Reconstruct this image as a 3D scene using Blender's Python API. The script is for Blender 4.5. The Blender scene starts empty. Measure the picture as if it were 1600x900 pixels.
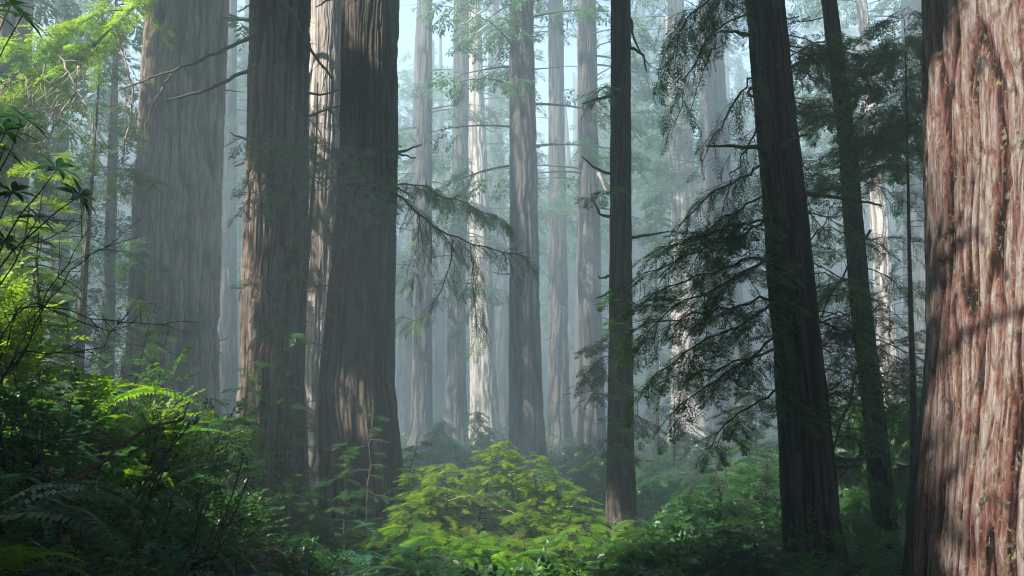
import bpy, math
import numpy as np

rng = np.random.default_rng(11)
sc = bpy.context.scene
COL = sc.collection
F, PITCH = 1570.0, math.radians(6.0)
HAZE = 0.0100
CAMZ = 4.2
R = math.radians

# ------------------------------------------------------------------ camera
cam = bpy.data.cameras.new('camera')
cam.sensor_width, cam.lens = 36.0, 36.0 * F / 1600
cam.clip_start, cam.clip_end = 0.05, 2000
co = bpy.data.objects.new('camera', cam)
co.location = (0, 0, CAMZ)
co.rotation_euler = (R(90) + PITCH, 0, 0)
COL.objects.link(co)
sc.camera = co


def W(px, py, Y):
    """photo pixel (1600x900) and distance -> point"""
    dx, dy = (px - 800) / F, (450 - py) / F
    yy = math.cos(PITCH) - dy * math.sin(PITCH)
    zz = math.sin(PITCH) + dy * math.cos(PITCH)
    s = Y / yy
    return np.array([dx * s, Y, CAMZ + zz * s])


def mpp(py, Y):
    dy = (450 - py) / F
    return Y / (math.cos(PITCH) - dy * math.sin(PITCH)) / F


# ------------------------------------------------------------------ light
SUN = np.array([-0.54, -0.44, 0.72]); SUN /= np.linalg.norm(SUN)
el = math.asin(SUN[2]); az = math.atan2(SUN[0], SUN[1])
w = bpy.data.worlds.new('World'); sc.world = w; w.use_nodes = True
nt = w.node_tree
sky = nt.nodes.new('ShaderNodeTexSky')
sky.sky_type = 'NISHITA'; sky.sun_disc = False
sky.sun_elevation = el; sky.sun_rotation = az
sky.air_density = 1.0; sky.dust_density = 1.0; sky.ozone_density = 1.0
bg = nt.nodes['Background']; bg.inputs[1].default_value = 0.08
nt.links.new(sky.outputs[0], bg.inputs[0])
sl = bpy.data.lights.new('sun', 'SUN'); sl.energy = 5.0; sl.angle = R(0.5); sl.color = (1.0, 0.95, 0.87)
so = bpy.data.objects.new('sun', sl); COL.objects.link(so)
so.location = (-30, -15, 60)
import mathutils
so.rotation_euler = mathutils.Vector(SUN).to_track_quat('Z', 'Y').to_euler()

vs = sc.view_settings
vs.view_transform = 'Standard'; vs.look = 'None'; vs.gamma = 1; vs.use_curve_mapping = False
vs.exposure = 2.12
cy = sc.cycles
cy.max_bounces = 6; cy.diffuse_bounces = 3; cy.glossy_bounces = 2; cy.transmission_bounces = 3
cy.volume_bounces = 1; cy.transparent_max_bounces = 4
cy.filter_width = 1.15
cy.use_denoising = True
try:
    cy.denoiser = 'OPENIMAGEDENOISE'; cy.denoising_prefilter = 'NONE'; cy.denoising_input_passes = 'RGB_ALBEDO_NORMAL'
except Exception:
    pass
cy.sample_clamp_indirect = 3.0
cy.caustics_reflective = False; cy.caustics_refractive = False

# ------------------------------------------------------------------ numeric noise
_T = np.random.default_rng(5).random((256, 256))


def vn(u, v, s=0):
    u = u + s * 17.31; v = v + s * 9.77
    iu = np.floor(u).astype(int); iv = np.floor(v).astype(int)
    fu = u - iu; fv = v - iv
    fu = fu * fu * (3 - 2 * fu); fv = fv * fv * (3 - 2 * fv)
    a = _T[iu & 255, iv & 255]; b = _T[(iu + 1) & 255, iv & 255]
    c = _T[iu & 255, (iv + 1) & 255]; d = _T[(iu + 1) & 255, (iv + 1) & 255]
    return (a * (1 - fu) + b * fu) * (1 - fv) + (c * (1 - fu) + d * fu) * fv


def fbm(u, v, s=0, o=3):
    t = 0; a = .5; n = 0
    for k in range(o):
        t = t + a * vn(u * 2 ** k, v * 2 ** k, s + k * 3); n += a; a *= .5
    return t / n


def ground_z(x, y):
    x = np.asarray(x, float); y = np.asarray(y, float)
    z = 1.0 + 0.55 * np.exp(-((y - 17) / 9) ** 2)
    z = z + 1.5 * np.exp(-(x * x + y * y) / 30.0)
    z = z + 2.8 * np.exp(-((x + 4.3) / 2.3) ** 2 - ((y - 8.5) / 4.6) ** 2)
    z = z + 0.75 * np.exp(-((x - 4.2) / 2.6) ** 2 - ((y - 11) / 5.0) ** 2)
    z = z + 0.35 * (fbm(x * .25, y * .25, 4) - .5) + 0.12 * (vn(x * 1.1, y * 1.1, 6) - .5)
    far = np.clip((np.maximum(y, np.abs(x) * .9) - 75) / 70, 0, 1)
    return z + 6 * far * far + 10 * np.clip((y - 118) / 40, 0, 1) ** 2


def G(px, Y):
    x = (px - 800) / F * Y
    return np.array([x, Y, float(ground_z(x, Y))])


# ------------------------------------------------------------------ mesh helpers
class Acc:
    def __init__(s):
        s.v, s.f, s.m, s.a, s.b, s.n = [], [], [], [], [], 0

    def add(s, V, Q, mat=0, a=0.0, b=0.0):
        V = np.asarray(V, np.float32)
        s.v.append(V); s.f.append(np.asarray(Q, np.int64) + s.n)
        s.m.append(np.full(len(Q), mat, np.int32))
        s.a.append(np.broadcast_to(np.asarray(a, np.float32), (len(V),)))
        s.b.append(np.broadcast_to(np.asarray(b, np.float32), (len(V),)))
        s.n += len(V)

    def inst(s, T, P, D, N, S, mat=0, a=None):
        """place template T=(verts, quads) at P along D with normal N and size S"""
        k = len(P)
        if k == 0:
            return
        D = D / (np.linalg.norm(D, axis=1, keepdims=True) + 1e-9)
        B = np.cross(N, D); B /= (np.linalg.norm(B, axis=1, keepdims=True) + 1e-9)
        N = np.cross(D, B)
        M = np.stack([D, B, N], 1) * np.asarray(S).reshape(-1, 1, 1)
        V = np.einsum('nj,kjc->knc', T[0], M) + P[:, None, :]
        n = len(T[0])
        Q = (T[1][None] + (np.arange(k) * n)[:, None, None]).reshape(-1, 4)
        if a is None:
            a = rng.random(k)
        s.add(V.reshape(-1, 3), Q, mat, np.repeat(a, n))

    def mesh(s, name, mats, off=(0, 0, 0), smooth=True, attrs=('v', 'h')):
        V = np.concatenate(s.v) - np.asarray(off, np.float32)
        Q = np.concatenate(s.f)
        me = bpy.data.meshes.new(name)
        me.vertices.add(len(V)); me.vertices.foreach_set('co', V.astype(np.float32).ravel())
        me.loops.add(len(Q) * 4); me.loops.foreach_set('vertex_index', Q.astype(np.int32).ravel())
        me.polygons.add(len(Q)); me.polygons.foreach_set('loop_start', np.arange(len(Q), dtype=np.int32) * 4)
        for m in mats:
            me.materials.append(m)
        me.polygons.foreach_set('material_index', np.concatenate(s.m))
        me.polygons.foreach_set('use_smooth', np.full(len(Q), smooth))
        for nm, arr in zip(attrs, (s.a, s.b)):
            at = me.attributes.new(nm, 'FLOAT', 'POINT')
            at.data.foreach_set('value', np.concatenate(arr).astype(np.float32))
        me.update(calc_edges=True)
        return me

    def build(s, name, mats, parent=None, off=(0, 0, 0), smooth=True):
        return obj(name, s.mesh(name, mats, off, smooth), parent)


def obj(name, me, parent=None, loc=(0, 0, 0), rot=(0, 0, 0), scale=1.0):
    o = bpy.data.objects.new(name, me)
    COL.objects.link(o)
    o.parent = parent
    o.location = loc; o.rotation_euler = rot; o.scale = (scale,) * 3
    return o


def tag(o, label=None, cat=None, group=None, kind=None):
    if label: o['label'] = label
    if cat: o['category'] = cat
    if group: o['group'] = group
    if kind: o['kind'] = kind
    return o


def thing(name, label, cat, loc, group=None, rz=0.0, scale=1.0):
    o = obj(name, None, None, loc, (0, 0, rz), scale)
    o.empty_display_size = .2
    return tag(o, label, cat, group)


def copy_thing(r, loc, rz, scale, label, group=None):
    c = r.copy(); COL.objects.link(c)
    c.location = loc; c.rotation_euler = (0, 0, rz); c.scale = (scale,) * 3
    c['label'] = label
    if group: c['group'] = group
    for ch in list(r.children):
        d = ch.copy(); COL.objects.link(d); d.parent = c
    return c


def tube(acc, pts, rad, n=6, mat=0, a=0.5):
    pts = np.asarray(pts, float); m = len(pts)
    rad = np.broadcast_to(np.asarray(rad, float), (m,))
    d = np.gradient(pts, axis=0); d /= (np.linalg.norm(d, axis=1, keepdims=True) + 1e-9)
    ref = np.where(np.abs(d[:, 2:3]) > .92, np.array([[1., 0, 0]]), np.array([[0, 0, 1.]]))
    e1 = np.cross(ref, d); e1 /= (np.linalg.norm(e1, axis=1, keepdims=True) + 1e-9)
    e2 = np.cross(d, e1)
    th = np.arange(n) * 2 * math.pi / n
    V = pts[:, None] + rad[:, None, None] * (np.cos(th)[None, :, None] * e1[:, None] + np.sin(th)[None, :, None] * e2[:, None])
    i = np.arange(m - 1)[:, None] * n; j = np.arange(n)[None]; j2 = (j + 1) % n
    Q = np.stack([i + j, i + j2, i + n + j2, i + n + j], -1).reshape(-1, 4)
    acc.add(V.reshape(-1, 3), Q, mat, a)


def smooth_path(pts, m=14, jit=0.0, r=rng):
    pts = np.asarray(pts, float)
    t = np.concatenate([[0], np.cumsum(np.linalg.norm(np.diff(pts, axis=0), axis=1))])
    u = np.linspace(0, t[-1], m)
    P = np.stack([np.interp(u, t, pts[:, k]) for k in range(3)], 1)
    for _ in range(2):
        P[1:-1] = .25 * P[:-2] + .5 * P[1:-1] + .25 * P[2:]
    if jit:
        P[1:] += r.normal(0, jit, (m - 1, 3))
    return P


# ------------------------------------------------------------------ leaf templates (axis +X, normal +Z, length about 1)
def leafq(p, d, l, wd, lift=.12):
    d = np.asarray(d, float); d = d / np.linalg.norm(d)
    s = np.cross([0, 0, 1.], d); s /= np.linalg.norm(s) + 1e-9
    p = np.asarray(p, float); m = p + d * l * .45
    return [p, m + s * wd / 2 + [0, 0, lift * wd], p + d * l, m - s * wd / 2 + [0, 0, lift * wd]]


def pack(leaves):
    V = np.array(leaves).reshape(-1, 3)
    return V, np.arange(len(V)).reshape(-1, 4)


def spray(n, sub, droop, seed, wd=.05, spread=1.0):
    r = np.random.default_rng(seed); L = []
    L.append(leafq([0, 0, 0], [1, 0, -droop * .6], 1.0, .012, 0))
    for i in range(n):
        t = (i + .4) / n
        root = np.array([t * .92, 0, -droop * t * t])
        for sd in (-1, 1):
            ang = R(58 - 22 * t) + r.normal(0, .12)
            l = (.44 * (1 - t) ** .7 + .10) * r.uniform(.75, 1.15) * spread
            d = np.array([math.cos(ang), sd * math.sin(ang), -droop * (.3 + t) + r.normal(0, .1)])
            d /= np.linalg.norm(d)
            if sub == 0:
                L.append(leafq(root, d, l, l * .26))
            else:
                L.append(leafq(root, d, l, .012, 0))
                for k in range(sub):
                    q = (k + .5) / sub
                    for s2 in (-1, 1):
                        a2 = ang * sd + s2 * R(50) + r.normal(0, .15)
                        d2 = np.array([math.cos(a2), math.sin(a2), d[2] - .15 + r.normal(0, .15)])
                        L.append(leafq(root + d * l * q, d2, wd * 2.6 * (1 - .45 * q) * r.uniform(.7, 1.2), wd))
                L.append(leafq(root + d * l * .9, d, wd * 2.0, wd))
    return pack(L)


SP_F = [spray(9, 5, .25, s, .042) for s in (1, 2)]           # fine, near
SP_D = [spray(8, 4, .70, s, .038) for s in (3, 4)]           # drooping, sparse
SP_M = [spray(7, 2, .30, s, .075) for s in (5, 6)]           # middle distance
SP_C = [spray(7, 0, .35, s, .1) for s in (7, 8)]             # coarse, out of view
SP_G = [spray(8, 1, .40, s, .085) for s in (9, 10)]          # far but in view


def oval(l, wd, droop=.15):
    """pointed leaf of four quads with a mid fold"""
    xs = [0, .3, .65, 1.0]; ws = [.04, .95, .85, .02]
    V = []
    for x, q in zip(xs, ws):
        z = -droop * x * x
        V += [[x * l, q * wd / 2, z * l + .10 * q * wd], [x * l, 0, z * l], [x * l, -q * wd / 2, z * l + .10 * q * wd]]
    Q = []
    for i in range(3):
        a = i * 3
        Q += [[a, a + 3, a + 4, a + 1], [a + 1, a + 4, a + 5, a + 2]]
    return np.array(V), np.array(Q)


OVAL = oval(1, .52)
LONG = oval(1, .30, .25)


def whorl(seed, n=9):
    r = np.random.default_rng(seed); V, Q = [], []; c = 0
    for k in range(n):
        a = 2 * math.pi * k / n + r.normal(0, .15); e = r.uniform(-.25, .45)
        v = LONG[0] * r.uniform(.75, 1.1)
        x = v[:, 0] * math.cos(e) - v[:, 2] * math.sin(e); z = v[:, 0] * math.sin(e) + v[:, 2] * math.cos(e)
        X = x * math.cos(a) - v[:, 1] * math.sin(a); Yy = x * math.sin(a) + v[:, 1] * math.cos(a)
        V.append(np.stack([X, Yy, z], 1)); Q.append(LONG[1] + c); c += len(v)
    V = np.concatenate(V)
    return V[:, [2, 0, 1]], np.concatenate(Q)          # axis of the whorl along +X


WHORL = [whorl(s) for s in (1, 2)]


def sprig(seed, n=9):
    """twig with alternate small oval leaves"""
    r = np.random.default_rng(seed); V, Q = [], []; c = 0
    lv = np.array(leafq([0, 0, 0], [1, 0, -.08], 1, .006, 0)); V.append(lv); Q.append(np.array([[0, 1, 2, 3]])); c = 4
    for k in range(n):
        t = (k + .7) / n; sd = 1 if k % 2 else -1
        a = sd * R(r.uniform(35, 70)) * (1 if k < n - 1 else 0)
        v = OVAL[0] * r.uniform(.20, .32)
        tl = r.normal(0, .35)
        y = v[:, 1] * math.cos(tl) - v[:, 2] * math.sin(tl); z = v[:, 1] * math.sin(tl) + v[:, 2] * math.cos(tl)
        X = v[:, 0] * math.cos(a) - y * math.sin(a) + t; Yy = v[:, 0] * math.sin(a) + y * math.cos(a)
        V.append(np.stack([X, Yy, z - .1 * t * t], 1)); Q.append(OVAL[1] + c); c += len(v)
    return np.concatenate(V), np.concatenate(Q)


SPRIG = [sprig(s) for s in (1, 2, 3)]


def frond_template(seed, n=26, arch=1.0, pin=.17, simple=False):
    r = np.random.default_rng(seed); L = []
    def axis(t):
        return np.array([t * (1 - .12 * arch * t), .05 * math.sin(3 * t + seed), .72 * t - .78 * arch * t * t])
    for i in range(n):
        t = .10 + .90 * (i + .5) / n
        p = axis(t); tan = axis(t + .02) - axis(t - .02); tan /= np.linalg.norm(tan)
        l = pin * min(1, (t + .02) * 3.2) * (1.04 - t) ** .55 * r.uniform(.9, 1.08)
        for sd in (-1, 1):
            d = np.array([0, sd, 0]) + tan * .38 + np.array([0, 0, -.12 + r.normal(0, .06)])
            d /= np.linalg.norm(d)
            L.append(leafq(p, d, l, .034 if not simple else .05, .2))
    for i in range(8):
        a, b = axis(i / 8), axis((i + 1) / 8)
        wv = np.array([0, .007 * (1 - i / 9), 0]); L.append([a - wv, a + wv, b + wv, b - wv])
    return pack(L)


FROND = [frond_template(1), frond_template(2, 24, 1.15), frond_template(3, 28, .75), frond_template(4, 26, .95)]


def rand_up(k, tilt, r=rng):
    n = r.normal(0, tilt, (k, 3)); n[:, 2] = 1
    return n


# ------------------------------------------------------------------ materials
def nodes(name):
    m = bpy.data.materials.new(name); m.use_nodes = True
    t = m.node_tree
    for n in list(t.nodes): t.nodes.remove(n)
    out = t.nodes.new('ShaderNodeOutputMaterial')
    def N(kind, **kw):
        n = t.nodes.new(kind)
        for k, v in kw.items():
            if k.startswith('i_'):
                key = k[2:]
                n.inputs[int(key) if key.isdigit() else key.replace('_', ' ')].default_value = v
            else: setattr(n, k, v)
        return n
    def Lk(a, b): t.links.new(a, b)
    return m, t, out, N, Lk


def ramp(n, stops):
    cr = n.color_ramp
    while len(cr.elements) > 1: cr.elements.remove(cr.elements[-1])
    cr.elements[0].position, cr.elements[0].color = stops[0][0], (*stops[0][1], 1)
    for p, c in stops[1:]:
        e = cr.elements.new(p); e.color = (*c, 1)


def mat_leaf(name, c0, c1, trans, tfac=.42, rough=.45, spec=.35):
    m, t, out, N, Lk = nodes(name)
    at = N('ShaderNodeAttribute', attribute_name='v')
    oi = N('ShaderNodeObjectInfo')
    mx = N('ShaderNodeMixRGB', i_1=(*c0, 1), i_2=(*c1, 1)); Lk(at.outputs['Fac'], mx.inputs[0])
    hsv = N('ShaderNodeHueSaturation')
    mr = N('ShaderNodeMapRange', i_1=0.0, i_2=1.0, i_3=.488, i_4=.514); Lk(oi.outputs['Random'], mr.inputs[0])
    Lk(mr.outputs[0], hsv.inputs['Hue']); Lk(mx.outputs[0], hsv.inputs['Color'])
    p = N('ShaderNodeBsdfPrincipled', i_Roughness=rough); p.inputs['Specular IOR Level'].default_value = spec
    Lk(hsv.outputs[0], p.inputs['Base Color'])
    tr = N('ShaderNodeBsdfTranslucent', i_Color=(*trans, 1))
    ms = N('ShaderNodeMixShader', i_0=tfac)
    Lk(p.outputs[0], ms.inputs[1]); Lk(tr.outputs[0], ms.inputs[2]); Lk(ms.outputs[0], out.inputs[0])
    return m


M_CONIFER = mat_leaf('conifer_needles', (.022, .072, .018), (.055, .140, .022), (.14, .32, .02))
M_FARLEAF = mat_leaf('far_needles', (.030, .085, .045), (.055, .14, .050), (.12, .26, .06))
M_BRIGHT = mat_leaf('sunlit_needles', (.040, .120, .008), (.18, .31, .010), (.42, .66, .012), .5, .5, .2)  # sunlit yellow-green and darker dapple put into the needle colour
M_FERN = mat_leaf('fern_leaf', (.024, .105, .062), (.048, .145, .056), (.10, .29, .05), .33, .34, .6)  # teal of skylight put into the colour of shaded fronds
M_FERNB = mat_leaf('fern_leaf_sunlit', (.048, .150, .012), (.10, .235, .014), (.30, .57, .015), .47, .42, .3)  # same fern with sunlight put into its leaf colour
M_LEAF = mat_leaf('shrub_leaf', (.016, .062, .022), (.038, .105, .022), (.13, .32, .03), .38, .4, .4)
M_LEAFB = mat_leaf('shrub_leaf_sunlit', (.060, .15, .015), (.12, .23, .02), (.34, .56, .03), .48, .4, .4)  # shrub leaf again, brightened to paint in the sun on it
M_RHODO = mat_leaf('rhododendron_leaf', (.022, .085, .022), (.045, .130, .03), (.10, .28, .02), .25, .3, .5)
M_DEAD = mat_leaf('dead_frond', (.085, .050, .028), (.15, .10, .055), (.12, .08, .03), .2, .7, .2)
M_LITTER = mat_leaf('leaf_litter', (.04, .025, .016), (.09, .055, .035), (.04, .03, .02), .1, .8, .1)


def mat_wood(name, c0, c1, moss=None):
    m, t, out, N, Lk = nodes(name)
    g = N('ShaderNodeNewGeometry')
    ns = N('ShaderNodeTexNoise', i_Scale=9.0, i_Detail=5.0); Lk(g.outputs['Position'], ns.inputs['Vector'])
    rp = N('ShaderNodeValToRGB'); ramp(rp, [(.3, c0), (.7, c1)]); Lk(ns.outputs[0], rp.inputs[0])
    colr = rp.outputs[0]
    if moss:
        n2 = N('ShaderNodeTexNoise', i_Scale=2.2, i_Detail=4.0); Lk(g.outputs['Position'], n2.inputs['Vector'])
        r2 = N('ShaderNodeMapRange', i_1=.45, i_2=.62); Lk(n2.outputs[0], r2.inputs[0])
        mx = N('ShaderNodeMixRGB', i_2=(*moss, 1)); Lk(r2.outputs[0], mx.inputs[0]); Lk(colr, mx.inputs[1]); colr = mx.outputs[0]
    p = N('ShaderNodeBsdfPrincipled', i_Roughness=.85); Lk(colr, p.inputs['Base Color'])
    bp = N('ShaderNodeBump', i_Strength=.5, i_Distance=.01); Lk(ns.outputs[0], bp.inputs['Height']); Lk(bp.outputs[0], p.inputs['Normal'])
    Lk(p.outputs[0], out.inputs[0])
    return m


M_TWIG = mat_wood('dark_twig', (.030, .022, .016), (.075, .055, .04))
M_MOSSY = mat_wood('mossy_branch', (.07, .052, .035), (.16, .125, .085), (.07, .085, .02))
M_PALE = mat_wood('pale_dead_twig', (.20, .16, .12), (.42, .36, .29))


def mat_bark(name, deep, mid, top, patch=None, lichen=None, moss=None, scale=1.0, bump=.02, vf=3.5, fw_=0.0, stops=None):
    """deep: fibre between the ridges, darkened as painted crevice shade, mid/top: weathered ridge; patch: dark stains; lichen, moss: growth"""
    m, t, out, N, Lk = nodes(name)
    bu = N('ShaderNodeAttribute', attribute_name='bu'); bz = N('ShaderNodeAttribute', attribute_name='bz')
    h = N('ShaderNodeAttribute', attribute_name='h')
    def coords(su, sz, w=0.0):
        a = N('ShaderNodeMath', operation='MULTIPLY', i_1=su * scale); Lk(bu.outputs['Fac'], a.inputs[0])
        b = N('ShaderNodeMath', operation='MULTIPLY', i_1=sz * scale); Lk(bz.outputs['Fac'], b.inputs[0])
        c = N('ShaderNodeCombineXYZ', i_Z=w); Lk(a.outputs[0], c.inputs[0]); Lk(b.outputs[0], c.inputs[1])
        return c.outputs[0]
    def noise(su, sz, det=5.0, w=0.0, dist=0.0, rough=.55):
        n = N('ShaderNodeTexNoise', i_Scale=1.0, i_Detail=det, i_Distortion=dist, i_Roughness=rough)
        Lk(coords(su, sz, w), n.inputs['Vector']); return n.outputs[0]
    fib = noise(30, vf, 7.0, 0.0, .8, .7)
    pat = noise(5.0, 1.6, 7.0, 3.0, .5, .7)
    wide = noise(1.2, .35, 3.0, 7.0)
    # ridge height + fibre noise choose the colour, which paints shade into the furrows
    s1 = N('ShaderNodeMath', operation='MULTIPLY', i_1=.85); Lk(h.outputs['Fac'], s1.inputs[0])
    s2 = N('ShaderNodeMath', operation='MULTIPLY_ADD', i_1=.9 + fw_); Lk(fib, s2.inputs[0]); Lk(s1.outputs[0], s2.inputs[2])
    s3 = N('ShaderNodeMath', operation='MULTIPLY_ADD', i_1=.55); Lk(pat, s3.inputs[0]); Lk(s2.outputs[0], s3.inputs[2])
    s4 = N('ShaderNodeMapRange', i_1=.86 + .45 * fw_, i_2=1.62 + .60 * fw_); Lk(s3.outputs[0], s4.inputs[0])
    rp = N('ShaderNodeValToRGB'); ramp(rp, stops or [(0, deep), (.48, mid), (.95, top)]); Lk(s4.outputs[0], rp.inputs[0])
    c = rp.outputs[0]
    def over(c, colr, fac_out, lo, hi, amt):
        mr = N('ShaderNodeMapRange', i_1=lo, i_2=hi, i_3=0.0, i_4=amt); Lk(fac_out, mr.inputs[0])
        mx = N('ShaderNodeMixRGB', i_2=(*colr, 1)); Lk(mr.outputs[0], mx.inputs[0]); Lk(c, mx.inputs[1]); return mx.outputs[0]
    if patch: c = over(c, patch, noise(7, 3.6, 8.0, 11.0, .6, .75), .56, .63, .9)
    if lichen:
        c = over(c, lichen, noise(24, 13, 5.0, 17.0, .8, .7), .57, .65, .8)
        c = over(c, (.30, .30, .27), noise(9, 5, 6.0, 23.0, .6, .7), .62, .72, .6)
    if moss: c = over(c, moss, noise(2.2, 1.0, 5.0, 29.0, .2, .65), .50, .68, .75)
    c2 = N('ShaderNodeMixRGB', blend_type='MULTIPLY', i_0=.35); Lk(c, c2.inputs[1])
    rw = N('ShaderNodeValToRGB'); ramp(rw, [(.3, (.6, .6, .6)), (.7, (1.25, 1.2, 1.2))]); Lk(wide, rw.inputs[0]); Lk(rw.outputs[0], c2.inputs[2])
    p = N('ShaderNodeBsdfPrincipled', i_Roughness=.88); p.inputs['Specular IOR Level'].default_value = .2
    Lk(c2.outputs[0], p.inputs['Base Color'])
    bp = N('ShaderNodeBump', i_Strength=.8, i_Distance=bump); Lk(s3.outputs[0], bp.inputs['Height']); Lk(bp.outputs[0], p.inputs['Normal'])
    Lk(p.outputs[0], out.inputs[0])
    return m


B_RED = mat_bark('red_fibrous_bark', (.050, .016, .010), (.19, .078, .060), (.44, .34, .31), (.030, .027, .025), (.26, .27, .15), None, 1.0, .035, 5.0, .8, [(0, (.010, .006, .005)), (.2, (.060, .022, .016)), (.45, (.155, .068, .052)), (.66, (.20, .125, .105)), (.84, (.26, .205, .18)), (1, (.35, .32, .295))])  # darkest stops paint crack shade into the bark
B_OLD = mat_bark('brown_redwood_bark', (.018, .011, .008), (.095, .066, .050), (.235, .185, .15), None, None, (.055, .06, .018))
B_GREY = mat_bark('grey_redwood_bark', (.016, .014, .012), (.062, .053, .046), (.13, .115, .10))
B_BROAD = mat_bark('broad_redwood_bark', (.012, .008, .006), (.115, .084, .058), (.28, .215, .155), None, None, (.07, .065, .03))
B_SUNLIT = mat_bark('sunlit_redwood_bark', (.13, .105, .085), (.33, .285, .245), (.54, .49, .44), None, None, None)  # redwood bark lightened so its colour carries sunlight
B_DARK = mat_bark('dark_furrowed_bark', (.010, .007, .006), (.044, .032, .025), (.105, .082, .063), None, (.10, .11, .06), (.035, .045, .015))
B_MOSS = mat_bark('mossy_trunk_bark', (.020, .018, .014), (.055, .05, .035), (.12, .12, .09), None, (.20, .22, .14), (.05, .065, .015), 1.6)

# ------------------------------------------------------------------ sun gaps: the places the photograph shows in sunlight; the canopy leaves the way to the sun open
GAPS = []
def gap(px, py, Y, r): GAPS.append((*W(px, py, Y), r))
def gapline(p0, p1, Y, r, n):
    for t in np.linspace(0, 1, n):
        gap(p0[0] + (p1[0] - p0[0]) * t, p0[1] + (p1[1] - p0[1]) * t, Y, r)

gapline((740, 110), (747, 330), 64.5, .85, 6); gapline((750, 360), (754, 650), 64.2, 1.25, 7)
gap(655, 660, 55, .8); gap(652, 620, 55, .6); gap(660, 220, 55, .5); gap(658, 270, 55, .4)
gapline((508, -40), (494, 560), 23.6, .30, 12)
gapline((390, 280), (382, 680), 19.7, .36, 11)
for q_ in [(690, 730, 17, .6), (742, 712, 17.4, .5), (770, 735, 17, .6), (800, 705, 18, .55), (715, 780, 16.6, .5), (660, 775, 17, .55), (760, 790, 16.5, .45), (850, 740, 17.2, .5), (885, 775, 17, .6), (840, 790, 16.6, .55), (700, 830, 15.6, .6),
           (780, 850, 15, .5), (745, 830, 15.2, .45), (830, 850, 14.6, .6), (885, 845, 15, .5), (925, 830, 15.4, .45), (800, 885, 13.2, .45), (870, 890, 13.6, .55), (735, 875, 14, .4)]: gap(*q_)
gap(577, 100, 19, .13); gap(582, 140, 19, .12); gap(575, 60, 19, .1); gap(546, 730, 18.6, .16)
gap(60, 110, 22.0, 2.4); gap(170, 60, 22.4, 1.3); gap(140, 90, 23.0, 1.50); gap(10, 180, 22.0, 1.50); gap(190, 30, 23.0, 1.12); gap(110, 210, 22.0, 1.12); gap(60, 260, 22.0, 1.00); gap(30, 230, 21.6, 1.25); gap(80, 310, 21.6, 0.88); gap(150, 170, 22.0, 1.00); gap(200, 180, 23.5, 0.44)
gap(20, 480, 8.0, .9); gap(40, 540, 8.1, .8); gap(5, 400, 8.0, .6); gap(20, 440, 7.6, .5); gap(60, 610, 7.5, .25); gap(90, 590, 10.5, .5); gap(130, 605, 8.8, .45); gap(185, 615, 8.7, .4); gap(240, 645, 8.6, .42); gap(265, 665, 8.6, .3); gap(60, 640, 8.6, .25); gap(330, 665, 9.6, .2)
gap(5, 880, 4.6, .15); gap(110, 690, 4.9, .1); gap(60, 720, 4.8, .1); gap(60, 800, 4.5, .1); gap(20, 270, 12, .6); gap(60, 330, 12, .6); gap(30, 390, 12, .5); gap(90, 400, 12.4, .5); gap(35, 190, 5, .2); gap(30, 25, 5, .2); gap(88, 262, 5.2, .2); gap(125, 305, 5.2, .2); gap(390, 800, 14.5, .5); gap(430, 840, 14, .4); gap(330, 700, 9, .3); gap(160, 640, 8.3, .4); gap(60, 640, 7.4, .35); gap(480, 850, 14.3, .3); gap(620, 860, 14.5, .35); gap(640, 800, 16.5, .45); gap(925, 820, 16, .45); gap(660, 830, 15.5, .4)
gap(1068, 600, 59.3, 1.4); gap(1075, 680, 59.3, 1.5); gap(1070, 640, 59.3, 1.4); gap(868, 510, 60, .7); gap(866, 600, 60, .4)
gap(1106, 230, 54.5, .5); gap(1108, 330, 54.5, .6); gap(1112, 400, 54.5, .4)
gapline((1356, 140), (1380, 430), 45, .55, 7)
gap(1640, 10, 6.4, .8)
rg = np.random.default_rng(3)
for _ in range(95):
    q_ = rg.random(2); px_, py_ = 1445 + 165 * q_[0] ** .85, -20 + 920 * q_[1] ** 1.05
    gap(px_, py_, 6.45 + .3 * (1 - q_[0]), rg.uniform(.05, .20) * (1.25 - .5 * q_[1]))
gap(240, 150, 32, .6); gap(236, 80, 32, .5); gap(250, 250, 32, .35)
gap(370, 320, 40, 1.2); gap(365, 380, 40, 1.0)
gap(890, 415, 42, .5); gap(1085, 800, 13.5, .4); gap(1130, 750, 15, .4); gap(1165, 705, 16, .35); gap(1030, 830, 13, .3); gap(1190, 760, 15, .3); gap(1010, 740, 29, .8); gap(1100, 730, 24, .8); gap(1380, 680, 19, .5); gap(1330, 760, 17, .4); gap(1240, 700, 17.5, .5); gap(640, 730, 19, .35)
gap(400, 815, 11.5, .45); gap(420, 855, 11, .25); gap(700, 360, 90, 4); gap(850, 150, 90, 7); gap(865, 80, 74, 9); gap(860, 300, 62, 3.5); gap(1010, 120, 80, 4); gap(1130, 180, 75, 4); gap(1300, 300, 60, 2.5)
gap(720, 20, 85, 3); gap(870, 560, 80, 5)
GAPS = np.array(GAPS)

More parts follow.
